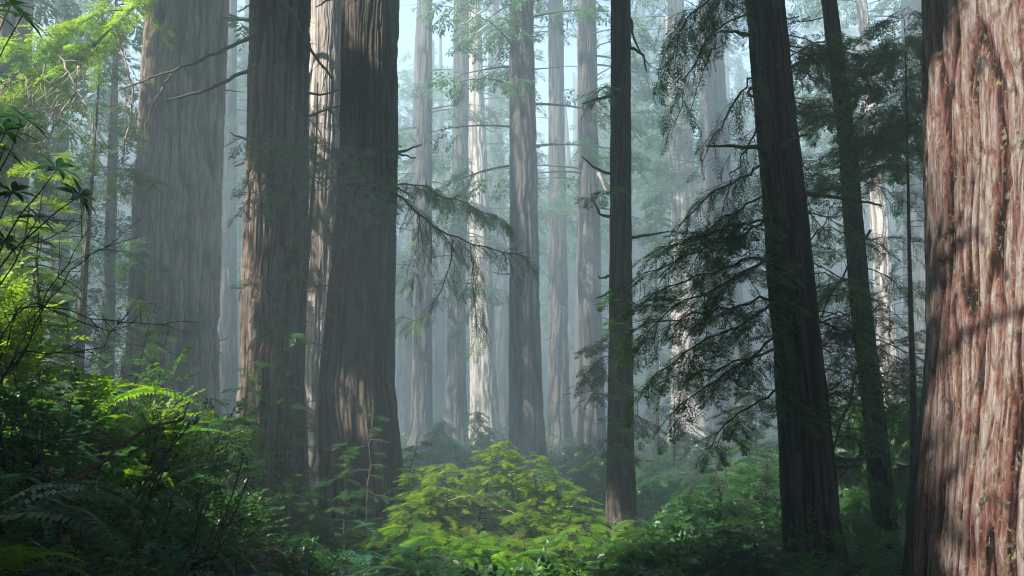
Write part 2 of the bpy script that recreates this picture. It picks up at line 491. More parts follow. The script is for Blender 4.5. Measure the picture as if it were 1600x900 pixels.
# where the photograph lies in deep shade: loose unseen sprays are added between these places and the sun
SHADE = []
for py_ in range(-60, 900, 60):
    for px_ in (530, 565, 600): SHADE.append((*W(px_, py_, 18.4), .5))
    if py_ < 760: SHADE.append((*W(450, py_, 19.4), .5))
    SHADE.append((*W(970, py_, 17.4), .5)); SHADE.append((*W(975, py_, 17.7), .35)); SHADE.append((*W(1220 + py_ * .08, py_, 12.6), .5)); SHADE.append((*W(1300 + py_ * .1, py_, 14.8), .4))
    if py_ < 520: SHADE.append((*W(1062, py_, 58.5), .8))
    if py_ > 200: SHADE.append((*W(290, py_, 31), 1.0))
for q_ in [(650, 320, 18), (700, 380, 17.6), (760, 390, 17.4), (720, 460, 17.3), (800, 400, 17.4), (655, 430, 17.5), (200, 800, 5.6), (260, 760, 6), (200, 700, 6.4), (40, 850, 4.6), (320, 800, 7), (120, 680, 6.4),
           (1080, 860, 12), (1180, 830, 11.6), (660, 870, 13.4), (480, 830, 11), (560, 840, 11)]:
    SHADE.append((*W(*q_), .55))
for py_ in range(380, 700, 30):
    for px_ in (525, 545, 565): SHADE.append((*W(px_, py_, 18.2), .35))
SHADE = np.array(SHADE)


def keep(P, soft=.25, mg=.18):
    P = np.asarray(P, float); m = len(P)
    jit = rng.uniform(1 - soft, 1 + soft, m)
    d = P[:, None, :] - GAPS[None, :, :3]
    t = d @ SUN
    perp2 = (d * d).sum(-1) - t * t
    lim = GAPS[None, :, 3] * jit[:, None] + np.broadcast_to(mg, (m,))[:, None] * np.minimum(1.0, GAPS[:, 3] / .45)[None]
    k = ~((t > .5) & (perp2 < lim * lim)).any(1)
    return k


# ------------------------------------------------------------------ trunks
def trunk_mesh(acc, X, Z, Rr, Y, z0, z1, n, dz, rough=1.0, seed=0, zfine=None, flute=.05, fw=9.0, Yc=None, furrow=.03, flare=.0, zf2=.42, cw=.11, lump=.35):
    """X, Z, Rr: axis offset, height and radius control points"""
    Z = np.asarray(Z); o = np.argsort(Z); Z, X, Rr = Z[o], np.asarray(X)[o], np.asarray(Rr)[o]
    zf = zfine if zfine else z1
    zs = np.concatenate([np.arange(z0, min(zf, z1), dz), np.arange(min(zf, z1), z1 + .01, max(dz * 6, .4))])
    sx = (X[-1] - X[0]) / (Z[-1] - Z[0]); sr = min(-.004 * Rr[-1], (Rr[-1] - Rr[0]) / (Z[-1] - Z[0]) * .4)
    x = np.interp(zs, Z, X) + np.where(zs > Z[-1], (zs - Z[-1]) * sx * .6, 0) + np.where(zs < Z[0], (zs - Z[0]) * sx, 0)
    r = np.interp(zs, Z, Rr); r = np.where(zs > Z[-1], np.maximum(Rr[-1] + (zs - Z[-1]) * sr, Rr[-1] * .3), r)
    top = np.clip((zs - (z1 - 8)) / 8, 0, 1); r = r * (1 - .8 * top)
    th = np.linspace(math.pi / 2, math.pi * 2.5, n + 1)
    T, ZZ = np.meshgrid(th, zs); RR = r[:, None] * np.ones_like(T)
    rm = float(np.mean(Rr)); ARC = (T - math.pi / 2) * rm
    s = seed * 1.37
    base = np.exp(-np.clip(ZZ - z0 - .6, 0, 99) / 1.6)
    fl = 0
    rs = np.random.default_rng(seed + 100)
    for k in (3, 5, 7, 9, 12):
        fl = fl + np.cos(k * T + rs.uniform(0, 6.28) + .12 * k * (fbm(ZZ * .25, T * 0 + k, seed) - .5)) / k ** .6
    RR = RR * (1 + flute * fl * (.5 + 1.6 * base))
    RR = RR * (1 + .10 * (fbm(np.cos(T) * 1.5 + 7, ZZ * .45 + np.sin(T) * 1.5, seed + 5) - .5))
    RR = RR * (1 + flare * np.exp(-np.clip(ZZ - z0 - .5, 0, 99) / (1.3 * rm + .15)) * (1 + .35 * np.cos(5 * T + seed) + .2 * np.cos(8 * T + 2 * seed)))
    wu = ARC * fw + 1.6 * (fbm(ARC * 2.2, ZZ * .8, seed + 2, 3) - .5)
    a = vn(wu, ZZ * zf2, seed + 3); c1 = np.exp(-((a - .5) / cw) ** 2)
    b = vn(wu * 2.3 + 4, ZZ * zf2 * 2.6, seed + 7); c2 = np.exp(-((b - .5) / (cw * 1.1)) ** 2)
    c3 = np.exp(-((vn(ARC * fw * 1.1 + 9, ZZ * zf2 * 4, seed + 13) - .5) / .05) ** 2)
    h = np.clip(.95 - .72 * c1 - .42 * c2 - .22 * c3 + lump * (vn(wu * .8, ZZ * zf2 * .7, seed + 21) - .5), 0, 1)
    fine = vn(ARC * 55, ZZ * 5 + 2 * vn(ARC * 6, ZZ * 2, 1), seed + 9) - .5
    RR = RR + furrow * rough * (h - .55) + furrow * .28 * rough * fine
    if Yc is None: Yc = Y
    V = np.stack([x[:, None] + RR * np.cos(T), Yc + RR * np.sin(T), ZZ], -1).reshape(-1, 3)
    m = n + 1
    i = np.arange(len(zs) - 1)[:, None] * m; j = np.arange(n)[None]
    Q = np.stack([i + j, i + j + 1, i + m + j + 1, i + m + j], -1).reshape(-1, 4)
    acc.add(V, Q, 0, 0, h.ravel())
    acc.bu = (ARC + seed * 3.1).ravel(); acc.bz = ZZ.ravel()
    return lambda z: (np.interp(z, zs, x), np.interp(z, zs, r))


def trunk_obj(root, loc, mat, spec, Y, zg, z1, n, dz, **kw):
    acc = Acc()
    P = np.array([W(px, py, Y) for px, py, hw in spec]); r = [hw * mpp(py, Y) for px, py, hw in spec]
    f = trunk_mesh(acc, P[:, 0], P[:, 2], r, Y, zg - .5, z1, n, dz, **kw)
    me = acc.mesh('trunk', [mat], loc)
    for nm, arr in (('bu', acc.bu), ('bz', acc.bz)):
        at = me.attributes.new(nm, 'FLOAT', 'POINT'); at.data.foreach_set('value', arr.astype(np.float32))
    o = obj('trunk', me, root)
    return o, f


def grow_crown(acc, f, Y, zlo, zhi, nb, L, tmpl, ss, ns=10, droop=.18, carve=True, phis=None, wood=1, leaf=0, r=rng, tip=.35, wr=1.0, cull=None):
    """branches with sprays round a trunk axis f(z)"""
    for b in range(nb):
        z = zlo + (zhi - zlo) * (b + r.random()) / nb
        q = (z - zlo) / max(zhi - zlo, .1)
        Lb = L * (1 - (1 - tip) * q) * r.uniform(.6, 1.1)
        ph = r.uniform(0, 2 * math.pi) if phis is None else phis[b % len(phis)] + r.normal(0, .3)
        x0, rr = f(z)
        rr = float(rr); d = np.array([math.cos(ph), math.sin(ph)])
        t = np.linspace(0, 1, 7)
        up = r.uniform(-.1, .25)
        rad = rr * .8 + t * Lb
        wob = np.cumsum(r.normal(0, .03 * Lb, 7)) * t
        P = np.stack([x0 + d[0] * rad - d[1] * wob, Y + d[1] * rad + d[0] * wob, z + up * t * Lb - droop * Lb * 1.2 * t * t], 1)
        if carve and not keep(P, 0, .05).all():
            continue
        if cull is not None and cull(P).any(): continue
        tube(acc, P, wr * np.linspace(.010 + .010 * Lb, .006, 7), 4, wood, r.random())
        k = max(3, int(ns * Lb / L * r.uniform(.7, 1.2)))
        tt = r.uniform(.18, 1, k)
        C = np.stack([np.interp(tt, t, P[:, c]) for c in range(3)], 1)
        sd = r.choice([-1, 1], k); off = np.abs(r.normal(0, .25, k)) * Lb * (1.15 - tt) * .8
        lat = np.array([-d[1], d[0], 0])
        C = C + (sd * off)[:, None] * lat + np.array([d[0], d[1], 0]) * (off * .4)[:, None]; C[:, 2] -= off * r.uniform(0, .5, k) + .0
        D = np.array([d[0], d[1], 0]) * r.uniform(.3, 1, k)[:, None] + lat * (sd * r.uniform(.2, 1, k))[:, None]; D[:, 2] = r.normal(-.3, .25, k)
        S = ss * r.uniform(.6, 1.25, k)
        if carve:
            Dn = D / np.linalg.norm(D, axis=1, keepdims=True)
            kp = keep(C + Dn * S[:, None] * .5, .25, S * .5); C, D, S = C[kp], D[kp], S[kp]
        if cull is not None and len(C):
            kp = ~cull(C + D * .3); C, D, S = C[kp], D[kp], S[kp]
        if len(C):
            a = np.clip(r.normal(r.random(), .15, len(C)), 0, 1)
            acc.inst(tmpl[int(r.integers(len(tmpl)))], C, D, rand_up(len(C), .35, r), S, leaf, a)


def in_view(P, mx=260, my=260):
    """points that the photograph's frame (with a margin in its pixels) takes in"""
    P = np.asarray(P, float); y = P[:, 1] * math.cos(PITCH) + (P[:, 2] - CAMZ) * math.sin(PITCH)
    u = (P[:, 2] - CAMZ) * math.cos(PITCH) - P[:, 1] * math.sin(PITCH)
    yy = np.maximum(y, .01)
    px = 800 + P[:, 0] / yy * F; py = 450 - u / yy * F
    return (y > .3) & (px > -mx) & (px < 1600 + mx) & (py > -my) & (py < 900 + my)


def sky_window(P):
    """the break in the far canopy where the sky shines through"""
    P = np.asarray(P, float); y = np.maximum(P[:, 1] * math.cos(PITCH) + (P[:, 2] - CAMZ) * math.sin(PITCH), .01)
    u = (P[:, 2] - CAMZ) * math.cos(PITCH) - P[:, 1] * math.sin(PITCH)
    px = 800 + P[:, 0] / y * F; py = 450 - u / y * F
    q = ((px - 872) / 46) ** 2 + ((py - 165) / 140) ** 2
    return q < rng.uniform(-.4, 1.0, len(P))


def limb(acc, pts, r0, r1, sec, L2, ss, tmpl, wood=1, leaf=0, r=rng, dens=1.0, droop=.5, m=14, side=None, fromt=.12, jit=.02, nrm=.35):
    """a branch along given points with side twigs and sprays"""
    P = smooth_path(pts, m, jit, r)
    tube(acc, P, np.linspace(r0, r1, m), 6, wood)
    tl = np.linspace(0, 1, m)
    for j in range(sec):
        t = fromt + (1 - fromt) * (j + r.random()) / sec
        p = np.array([np.interp(t, tl, P[:, c]) for c in range(3)])
        i = min(int(t * (m - 1)), m - 2); d = P[i + 1] - P[i]; d /= np.linalg.norm(d) + 1e-9
        lat = np.cross(d, [0, 0, 1.]); lat /= np.linalg.norm(lat) + 1e-9
        s = (1 if j % 2 else -1) if side is None else side
        dd = d * r.uniform(.5, 1.) + lat * s * r.uniform(.5, 1.) + np.array([0, 0, r.normal(-.25 * droop, .25)])
        dd /= np.linalg.norm(dd)
        l = L2 * (1 - .55 * t) * r.uniform(.55, 1.15)
        q = np.linspace(0, 1, 6)[:, None]
        S = p + dd * l * q + np.array([0, 0, -1.]) * droop * l * .6 * q * q + np.cumsum(r.normal(0, .03 * l, (6, 3)), 0) * q
        tube(acc, S, np.linspace(max(r1 * .9, .004), .003, 6), 4, wood)
        k = max(2, int(dens * l / (ss * .38)))
        u = np.clip(np.linspace(.12, 1, k) + r.normal(0, .03, k), 0, 1)
        C = np.stack([np.interp(u, q[:, 0], S[:, c]) for c in range(3)], 1)
        l2 = np.cross(dd, [0, 0, 1.]); l2 /= np.linalg.norm(l2) + 1e-9
        sg = np.where(np.arange(k) % 2, 1, -1)[:, None] * r.uniform(.4, 1.2, (k, 1)); sg[-1] = 0
        D = dd + l2 * sg; D[:, 2] += r.normal(-.35 * droop, .25, k)
        acc.inst(tmpl[int(r.integers(len(tmpl)))], C, D, rand_up(k, nrm, r), ss * r.uniform(.6, 1.2, k) * (1.1 - .4 * u), leaf, np.clip(r.normal(.45, .25, k), 0, 1))
    return P


def twigs(acc, P, n, l, rad, r=rng, mat=1, droop=.1):
    """bare side twigs"""
    for k in range(n):
        i = int(r.integers(1, len(P) - 1)); d = P[min(i + 1, len(P) - 1)] - P[i - 1]; d /= np.linalg.norm(d) + 1e-9
        dd = d * r.uniform(.2, 1) + r.normal(0, .6, 3); dd /= np.linalg.norm(dd)
        q = np.linspace(0, 1, 5)[:, None]; ll = l * r.uniform(.4, 1.2)
        S = P[i] + dd * ll * q + np.array([0, 0, -droop]) * ll * q * q + np.cumsum(r.normal(0, .06 * ll, (5, 3)), 0) * q
        tube(acc, S, np.linspace(rad, rad * .3, 5), 4, mat)


# ================================================================== SETTING
def sheet(name, x0, x1, y0, y1, nx, ny, mat):
    xs = np.linspace(-1, 1, nx); xs = np.sign(xs) * np.abs(xs) ** 2.2
    X, Yy = np.meshgrid((x0 + x1) / 2 + xs * (x1 - x0) / 2, y0 + (y1 - y0) * np.linspace(0, 1, ny) ** 1.8)
    Z = ground_z(X, Yy)
    V = np.stack([X, Yy, Z], -1).reshape(-1, 3)
    i = np.arange(ny - 1)[:, None] * nx; j = np.arange(nx - 1)[None]
    Q = np.stack([i + j, i + j + 1, i + nx + j + 1, i + nx + j], -1).reshape(-1, 4)
    a = Acc(); a.add(V, Q); return a.build(name, [mat])


def mat_ground():
    m, t, out, N, Lk = nodes('forest_soil')
    g = N('ShaderNodeNewGeometry')
    n1 = N('ShaderNodeTexNoise', i_Scale=1.3, i_Detail=6.0); n2 = N('ShaderNodeTexNoise', i_Scale=14.0, i_Detail=6.0)
    Lk(g.outputs['Position'], n1.inputs['Vector']); Lk(g.outputs['Position'], n2.inputs['Vector'])
    r1 = N('ShaderNodeValToRGB'); ramp(r1, [(.3, (.018, .012, .008)), (.6, (.05, .032, .02)), (.8, (.03, .04, .012))]); Lk(n1.outputs[0], r1.inputs[0])
    r2 = N('ShaderNodeValToRGB'); ramp(r2, [(.3, (.5, .5, .5)), (.7, (1.5, 1.4, 1.3))]); Lk(n2.outputs[0], r2.inputs[0])
    mx = N('ShaderNodeMixRGB', blend_type='MULTIPLY', i_0=1.0); Lk(r1.outputs[0], mx.inputs[1]); Lk(r2.outputs[0], mx.inputs[2])
    p = N('ShaderNodeBsdfPrincipled', i_Roughness=.95); Lk(mx.outputs[0], p.inputs['Base Color'])
    bp = N('ShaderNodeBump', i_Strength=1.0, i_Distance=.06); Lk(n2.outputs[0], bp.inputs['Height']); Lk(bp.outputs[0], p.inputs['Normal'])
    Lk(p.outputs[0], out.inputs[0]); return m


M_SOIL = mat_ground()
tag(sheet('ground', -175, 175, -40, 190, 240, 300, M_SOIL), kind='structure')

# haze: one closed box round the scene
hz = bpy.data.meshes.new('haze')
x0, x1, y0, y1, z0, z1 = -178, 178, -43, 193, -1.5, 49
hv = [(x, y, z) for z in (z0, z1) for y in (y0, y1) for x in (x0, x1)]
hz.from_pydata(hv, [], [(0, 2, 3, 1), (4, 5, 7, 6), (0, 1, 5, 4), (2, 6, 7, 3), (0, 4, 6, 2), (1, 3, 7, 5)])
m, t, out, N, Lk = nodes('forest_haze')
pv = N('ShaderNodeVolumePrincipled', i_Color=(.70, .88, 1.0, 1), i_Density=HAZE); pv.inputs['Anisotropy'].default_value = 0.0
Lk(pv.outputs[0], out.inputs['Volume']); hz.materials.append(m)
tag(obj('haze', hz), kind='stuff')

# ================================================================== REDWOODS THAT SHOW
CM = [M_CONIFER, M_TWIG]
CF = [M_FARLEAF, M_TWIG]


def redwood(name, label, spec, Y, mat, zg=None, z1=40, n=120, dz=.12, crown=None, group='redwood trees', cat='tree', kw=None, cmats=None):
    px, py, hw = spec[-1]
    x = W(px, py, Y)[0]
    zg = float(ground_z(x, Y)) if zg is None else zg
    root = thing(name, label, cat, (x, Y, zg), group)
    tr, f = trunk_obj(root, (x, Y, zg), mat, spec, Y, zg, z1, n, dz, **(kw or {}))
    if crown:
        acc = Acc(); grow_crown(acc, f, Y, **crown)
        if acc.n: acc.build('crown', cmats or CM, root, (x, Y, zg))
    return root, f


def loc(o): return tuple(o.location)

# --- the broad fogged tree at the left
T_B, f_b = redwood('redwood_tree', 'very broad fogged grey redwood trunk rising bare behind the fern bank',
    [(292, 0, 60), (286, 150, 61), (272, 450, 65), (266, 600, 69), (262, 690, 77)], 32, B_BROAD, z1=32, n=460, dz=.06,
    crown=dict(zlo=16, zhi=31, nb=60, L=6, tmpl=SP_C, ss=1.0, ns=12), kw=dict(seed=2, zfine=17, flute=.06, fw=5, furrow=.15, flare=.2))
# --- the pair in the middle left
T_C, f_c = redwood('redwood_tree', 'rough barked redwood with sunlit left edge and bare limbs, left of the close dark pair',
    [(440, 0, 43), (436, 150, 45), (432, 300, 46), (428, 450, 46), (425, 600, 48), (424, 760, 54), (424, 850, 64)], 20, B_OLD, z1=31, n=300, dz=.035,
    crown=dict(zlo=14.5, zhi=30, nb=60, L=5.5, tmpl=SP_M, ss=.8, ns=14), kw=dict(seed=3, zfine=13, rough=1.5, fw=8, furrow=.07, flare=.15))
T_E, f_e = redwood('redwood_tree', 'dark thick redwood with fire scarred hollow base, right one of the close dark pair',
    [(579, 0, 42), (577, 150, 43), (574, 300, 44), (566, 450, 50), (557, 600, 57), (562, 700, 61), (570, 790, 64), (572, 870, 72)], 19, B_DARK, z1=32, n=320, dz=.035,
    crown=dict(zlo=14.5, zhi=31, nb=60, L=5.5, tmpl=SP_M, ss=.8, ns=14), kw=dict(seed=5, zfine=12.5, rough=1.2, fw=7, furrow=.06, flute=.07, flare=.12))
T_D, f_d = redwood('redwood_tree', 'pale sunlit redwood trunk seen in the slot between the close dark pair',
    [(512, 0, 24), (508, 150, 24), (503, 300, 24), (497, 450, 25), (488, 600, 30), (484, 760, 34)], 24, B_SUNLIT, z1=30, n=160, dz=.06,
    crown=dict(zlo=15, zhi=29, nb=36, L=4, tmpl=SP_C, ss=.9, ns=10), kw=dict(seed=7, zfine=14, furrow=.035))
# --- the fogged stand
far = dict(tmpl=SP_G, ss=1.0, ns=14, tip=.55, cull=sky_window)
FAR = [
 ('slim fogged redwood with sunlit foot, first right of the dark pair', [(665, 0, 10), (662, 300, 12.5), (661, 450, 13.5), (658, 650, 17), (656, 720, 19)], 55, B_GREY, 11.5, 36, 44, 4.5),
 ('faint fogged redwood trunk just left of the sunlit foot of the slim one', [(650, 250, 8), (640, 450, 9), (632, 560, 11), (630, 690, 14)], 72, B_GREY, 15, 36, 40, 4.5),
 ('grey fogged redwood directly left of the brightly sunlit trunk', [(721, 0, 11.5), (719, 300, 12), (714, 450, 13), (712, 660, 17), (711, 730, 19)], 60, B_GREY, 15, 38, 44, 4.5),
 ('redwood whose trunk is brilliantly sunlit from top to foot amid the fog', [(740, 0, 10), (744, 130, 11), (748, 300, 15), (752, 450, 18), (757, 650, 22), (758, 730, 24)], 65, B_SUNLIT, 17, 38, 44, 5),
 ('dim fogged trunk hidden half behind the brilliantly sunlit redwood', [(772, 0, 9), (776, 300, 12), (780, 500, 15), (783, 690, 18)], 82, B_GREY, 17, 38, 44, 5),
 ('tall straight grey redwood in the centre with bright green shrubs round its foot', [(815, 0, 18), (818, 300, 21), (819, 450, 22.5), (822, 650, 26), (825, 760, 30)], 40, B_GREY, 14.5, 40, 44, 5),
 ('slender redwood with a sun fleck midway up, right of the straight central trunk', [(868, 0, 11), (870, 300, 13), (872, 450, 14.5), (872, 650, 17), (872, 740, 19)], 60, B_GREY, 16, 38, 44, 4.5),
 ('smooth blue grey redwood left of the near dark slim trunk', [(916, 0, 14), (920, 300, 16), (921, 450, 17.5), (924, 650, 20), (925, 760, 22)], 48, B_GREY, 15, 38, 44, 5),
 ('very faint wide trunk deep in the fog right of the near dark slim trunk', [(1000, 0, 14), (1001, 300, 15), (1003, 500, 17), (1004, 700, 20)], 88, B_GREY, 18, 38, 36, 5),
 ('fogged redwood with sunlit foot glowing through the dark drooping foliage', [(1054, 0, 14), (1063, 200, 18.5), (1069, 380, 20), (1074, 550, 24), (1077, 720, 29)], 60, B_SUNLIT, 17, 38, 40, 5),
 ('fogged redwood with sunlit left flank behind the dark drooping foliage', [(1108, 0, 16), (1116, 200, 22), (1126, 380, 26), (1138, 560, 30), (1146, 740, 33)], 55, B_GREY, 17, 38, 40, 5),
 ('dappled white sunlit trunk seen between the two leaning dark trees', [(1346, 0, 8), (1358, 150, 10), (1370, 300, 13), (1380, 420, 14), (1390, 600, 16), (1396, 740, 18)], 45, B_SUNLIT, 17, 38, 36, 5),
 ('dim greenish trunk in the fog just left of the huge red tree', [(1430, 0, 20), (1434, 200, 22), (1438, 450, 25), (1440, 740, 29)], 50, B_GREY, 17, 38, 36, 5),
 ('hazy trunk at the left edge behind the bright overhanging sprays', [(14, 0, 34), (6, 150, 36), (-4, 400, 40), (-10, 700, 46)], 36, B_OLD, 17, 38, 44, 5),
 ('teal hazy redwood behind the bright overhanging sprays, thick with foliage', [(96, 0, 9), (95, 300, 12), (94, 500, 14), (93, 700, 17)], 52, B_GREY, 13, 38, 60, 5),
 ('faint pale trunk in the fog between the broad grey redwood and the dark pair', [(360, 0, 10), (358, 300, 11), (357, 500, 13), (356, 700, 16)], 62, B_GREY, 16, 38, 40, 5),
]
far_roots = []
for k, (lab, spec, Y, mat, zl, zh, nb, L) in enumerate(FAR):
    far_roots.append(redwood('redwood_tree', lab, spec, Y, mat, z1=42, n=90, dz=.14,
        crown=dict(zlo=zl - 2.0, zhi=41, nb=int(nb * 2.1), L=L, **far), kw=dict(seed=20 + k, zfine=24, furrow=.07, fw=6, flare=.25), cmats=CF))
# --- near dark trees right of centre
T_L, f_l = redwood('redwood_tree', 'slim straight dark redwood standing alone right of the bright green shrubs',
    [(970, 0, 15), (970, 300, 16.5), (970.5, 450, 17.5), (971, 700, 20.5), (972, 860, 25)], 18, B_DARK, z1=30, n=180, dz=.05,
    crown=dict(zlo=14, zhi=29, nb=44, L=4, tmpl=SP_M, ss=.7, ns=12), kw=dict(seed=9, zfine=13.5, furrow=.026, fw=9, flute=.03))
T_P, f_p = redwood('redwood_tree', 'dark furrowed leaning tree with drooping limbs on its left, thicker of the two leaning',
    [(1195, 0, 29), (1213, 200, 31), (1225, 300, 32.5), (1238, 450, 35), (1257, 650, 38.5), (1274, 900, 44)], 13, B_DARK, z1=30, n=300, dz=.025,
    crown=dict(zlo=12, zhi=28, nb=44, L=4, tmpl=SP_M, ss=.7, ns=13), kw=dict(seed=12, zfine=9.5, furrow=.035, fw=11, flute=.03, flare=.15))
T_Q, f_q = redwood('redwood_tree', 'thin dark trunk leaning left, slimmer of the two leaning trees, beside the huge red tree',
    [(1295, 0, 12), (1324, 225, 14), (1342, 450, 15.5), (1366, 650, 17), (1391, 900, 20)], 15, B_DARK, z1=27, n=160, dz=.04,
    crown=dict(zlo=12, zhi=25, nb=36, L=3.2, tmpl=SP_M, ss=.7, ns=12), kw=dict(seed=14, zfine=10.5, furrow=.014, fw=14, flute=.02))
T_T, f_t = redwood('redwood_tree', 'huge near redwood with red fibrous bark, black stains and pale lichen',
    [(1738, 0, 268), (1738, 300, 266), (1739, 500, 267), (1740, 600, 270), (1742, 720, 280), (1746, 900, 296)], 7.6, B_RED, z1=31, n=1300, dz=.011,
    kw=dict(seed=1, zfine=7.6, furrow=.045, fw=13, flute=.018, rough=1.0, zf2=.5, cw=.07, lump=.08))
a = Acc(); grow_crown(a, f_t, 7.6, zlo=15, zhi=30, nb=20, L=4, tmpl=SP_C, ss=1.0, ns=9, phis=[-.6, 0, .6, 1.2]); a.build('crown', CM, T_T, loc(T_T))
T_S, f_s = redwood('mossy_tree', 'short crooked dark trunk with black mossy bark against the foot of the huge red tree',
    [(1462, 380, 9), (1452, 560, 12), (1440, 680, 15), (1428, 780, 18), (1424, 900, 22)], 11, B_MOSS, z1=7.0, n=110, dz=.03, group=None,
    kw=dict(seed=16, furrow=.03, fw=16, flute=.08))

# --- young conifers
def young_fir(label, spec, Y, mat, zlo, zhi, nb, L, tm, ss, cm, ns=9, droop=.12, group='young conifers', wr=.35, z1=None, n=40):
    return redwood('young_conifer', label, spec, Y, mat, z1=z1 or zhi + .3, n=n, dz=.08, group=group, cmats=cm,
        crown=dict(zlo=zlo, zhi=zhi, nb=nb, L=L, tmpl=tm, ss=ss, ns=ns, droop=droop, carve=False, tip=.12, wr=wr), kw=dict(seed=int(Y * 3), furrow=.008, flute=.02, fw=20))

YF1, _ = young_fir('small fogged fir with tiered branches, right of the near dark slim trunk', [(1025, 285, 1.4), (1025, 450, 3), (1026, 720, 5)], 42, B_GREY, 4.2, 12.6, 60, 2.4, SP_M, .55, CF, z1=12.9)
YF2, f_r = young_fir('thin pole of a young conifer with bare twigs close beside the huge red tree',
    [(1414, -40, 3), (1414, 50, 3.6), (1419, 300, 5), (1422, 450, 6), (1427, 620, 7.5), (1432, 880, 10)], 14, B_DARK, 3.6, 8.8, 60, 1.3, SP_D, .22, CM, ns=5, droop=.3, z1=9.3, wr=.3)
a = Acc(); grow_crown(a, f_r, 14, zlo=7.4, zhi=9.6, nb=34, L=1.5, tmpl=SP_F, ss=.42, ns=18, droop=.15, carve=False, tip=.6, wr=.35); a.build('crown', CM, YF2, loc(YF2))
YF3, _ = young_fir('thin crooked stem of a young hemlock leaning against the pale trunk of the dark pair',
    [(497, 120, 3), (494, 230, 5), (482, 380, 7), (474, 470, 8), (466, 650, 9), (466, 790, 10)], 18.3, B_MOSS, 5.0, 9.6, 20, 1.2, SP_M, .32, CM, ns=8, z1=10.0)
YF4, _ = young_fir('hazy hemlock with thin trunk behind the leafy left bank', [(150, 200, 3), (138, 350, 5), (128, 480, 7), (120, 640, 8)], 22, B_OLD, 5.0, 13, 60, 3.0, SP_M, .5, CF, ns=12, droop=.3, z1=13.4)
YF5, _ = young_fir('teal hazy hemlock hanging with foliage left of the broad grey redwood', [(185, -200, 3), (180, 100, 6), (172, 400, 9), (165, 680, 12)], 40, B_GREY, 6.0, 22, 90, 4.0, SP_C, .9, CF, ns=12, droop=.35, z1=22.5)
for k, (px, Y, top, lab) in enumerate([(745, 46, 640, 'low fogged sapling before the foot of the brilliantly sunlit trunk'), (690, 44, 655, 'low fogged sapling before the foot of the first slim redwood'),
        (1052, 30, 560, 'dim bushy fir sapling below the drooping dark foliage'), (1180, 24, 610, 'green bushy fir sapling close left of the thicker leaning tree'), (905, 38, 690, 'low fogged sapling behind the bright green shrubs'),
        (1330, 24, 620, 'green hazy sapling standing between the two leaning trees'), (1255, 33, 520, 'hazy blue green fir just behind the thicker leaning tree')]):
    zt = W(px, top, Y)[2]; zb = G(px, Y)[2]
    young_fir(lab, [(px, top + 4, 1.0), (px + 2, (top + 760) / 2, 2.5), (px, 770, 4)], Y, B_OLD, zb + .3, zt, 44, (zt - zb) * .42 + .5, SP_M, .42, CF if Y > 28 else CM, ns=9, droop=.2, z1=zt + .1)

# ================================================================== LIMBS OF THE NEAR TREES (children of their tree)
def child_limb(root, name, builder, mats, label=None):
    a = Acc(); builder(a); o = a.build(name, mats, root, loc(root))
    if label: o['label'] = label
    return o

def pp(lst): return [W(*q) for q in lst]

SP_DM = [SP_D[0], SP_F[0], SP_D[1], SP_M[0]]
# dark hanging branch of the right one of the pair
def br1(a):
    P = limb(a, pp([(612, 300, 18.6), (640, 318, 18), (665, 345, 17.7), (710, 375, 17.5), (765, 387, 17.4), (830, 402, 17.3)]), .030, .007, 22, 1.0, .24, SP_D, dens=1.1, droop=.7)
    limb(a, pp([(612, 288, 18.6), (660, 290, 18.1), (720, 315, 17.8), (790, 345, 17.6)]), .018, .006, 26, .85, .25, SP_D, dens=1.3, droop=.45)
    limb(a, pp([(708, 375, 17.5), (700, 420, 17.4), (685, 465, 17.3), (655, 510, 17.3), (625, 490, 17.3)]), .015, .005, 14, .65, .26, SP_D, dens=1.0, droop=.8)
    limb(a, pp([(735, 382, 17.4), (738, 430, 17.3), (745, 490, 17.2), (742, 530, 17.2)]), .012, .004, 14, .6, .27, SP_D, dens=1.3, droop=.7)
    limb(a, pp([(655, 330, 17.8), (652, 400, 17.7), (645, 440, 17.6)]), .010, .004, 12, .6, .25, SP_D, dens=1.0, droop=.8)
    twigs(a, P, 26, .7, .006, droop=.5)
child_limb(T_E, 'hanging_branch', br1, [M_CONIFER, M_TWIG], 'dark feathery branch hanging out to the right over the fog')
def br1b(a):
    for k in range(26):
        px, py = rng.uniform(520, 618), rng.uniform(220, 330)
        limb(a, pp([(px, py, 18.3), (px - 10, py + rng.uniform(-10, 14), 17.9), (px - 30 + rng.uniform(0, 60), py + 18, 17.5)]), .006, .003, 4, .4, .26, SP_M, dens=.9, droop=.3, m=6)
child_limb(T_E, 'trunk_sprouts', br1b, CM)
def br2b(a):
    for k in range(44):
        px = rng.uniform(392, 490); py = rng.choice([rng.uniform(190, 320), rng.uniform(200, 300), rng.uniform(420, 700)])
        limb(a, pp([(px, py, 19.2), (px - 8, py + rng.uniform(-10, 12), 18.9), (px - 40 + rng.uniform(0, 70), py + 20, 18.5)]), .006, .003, 4, .42, .26, SP_M, dens=.9, droop=.35, m=6)
child_limb(T_C, 'trunk_sprouts', br2b, CM)
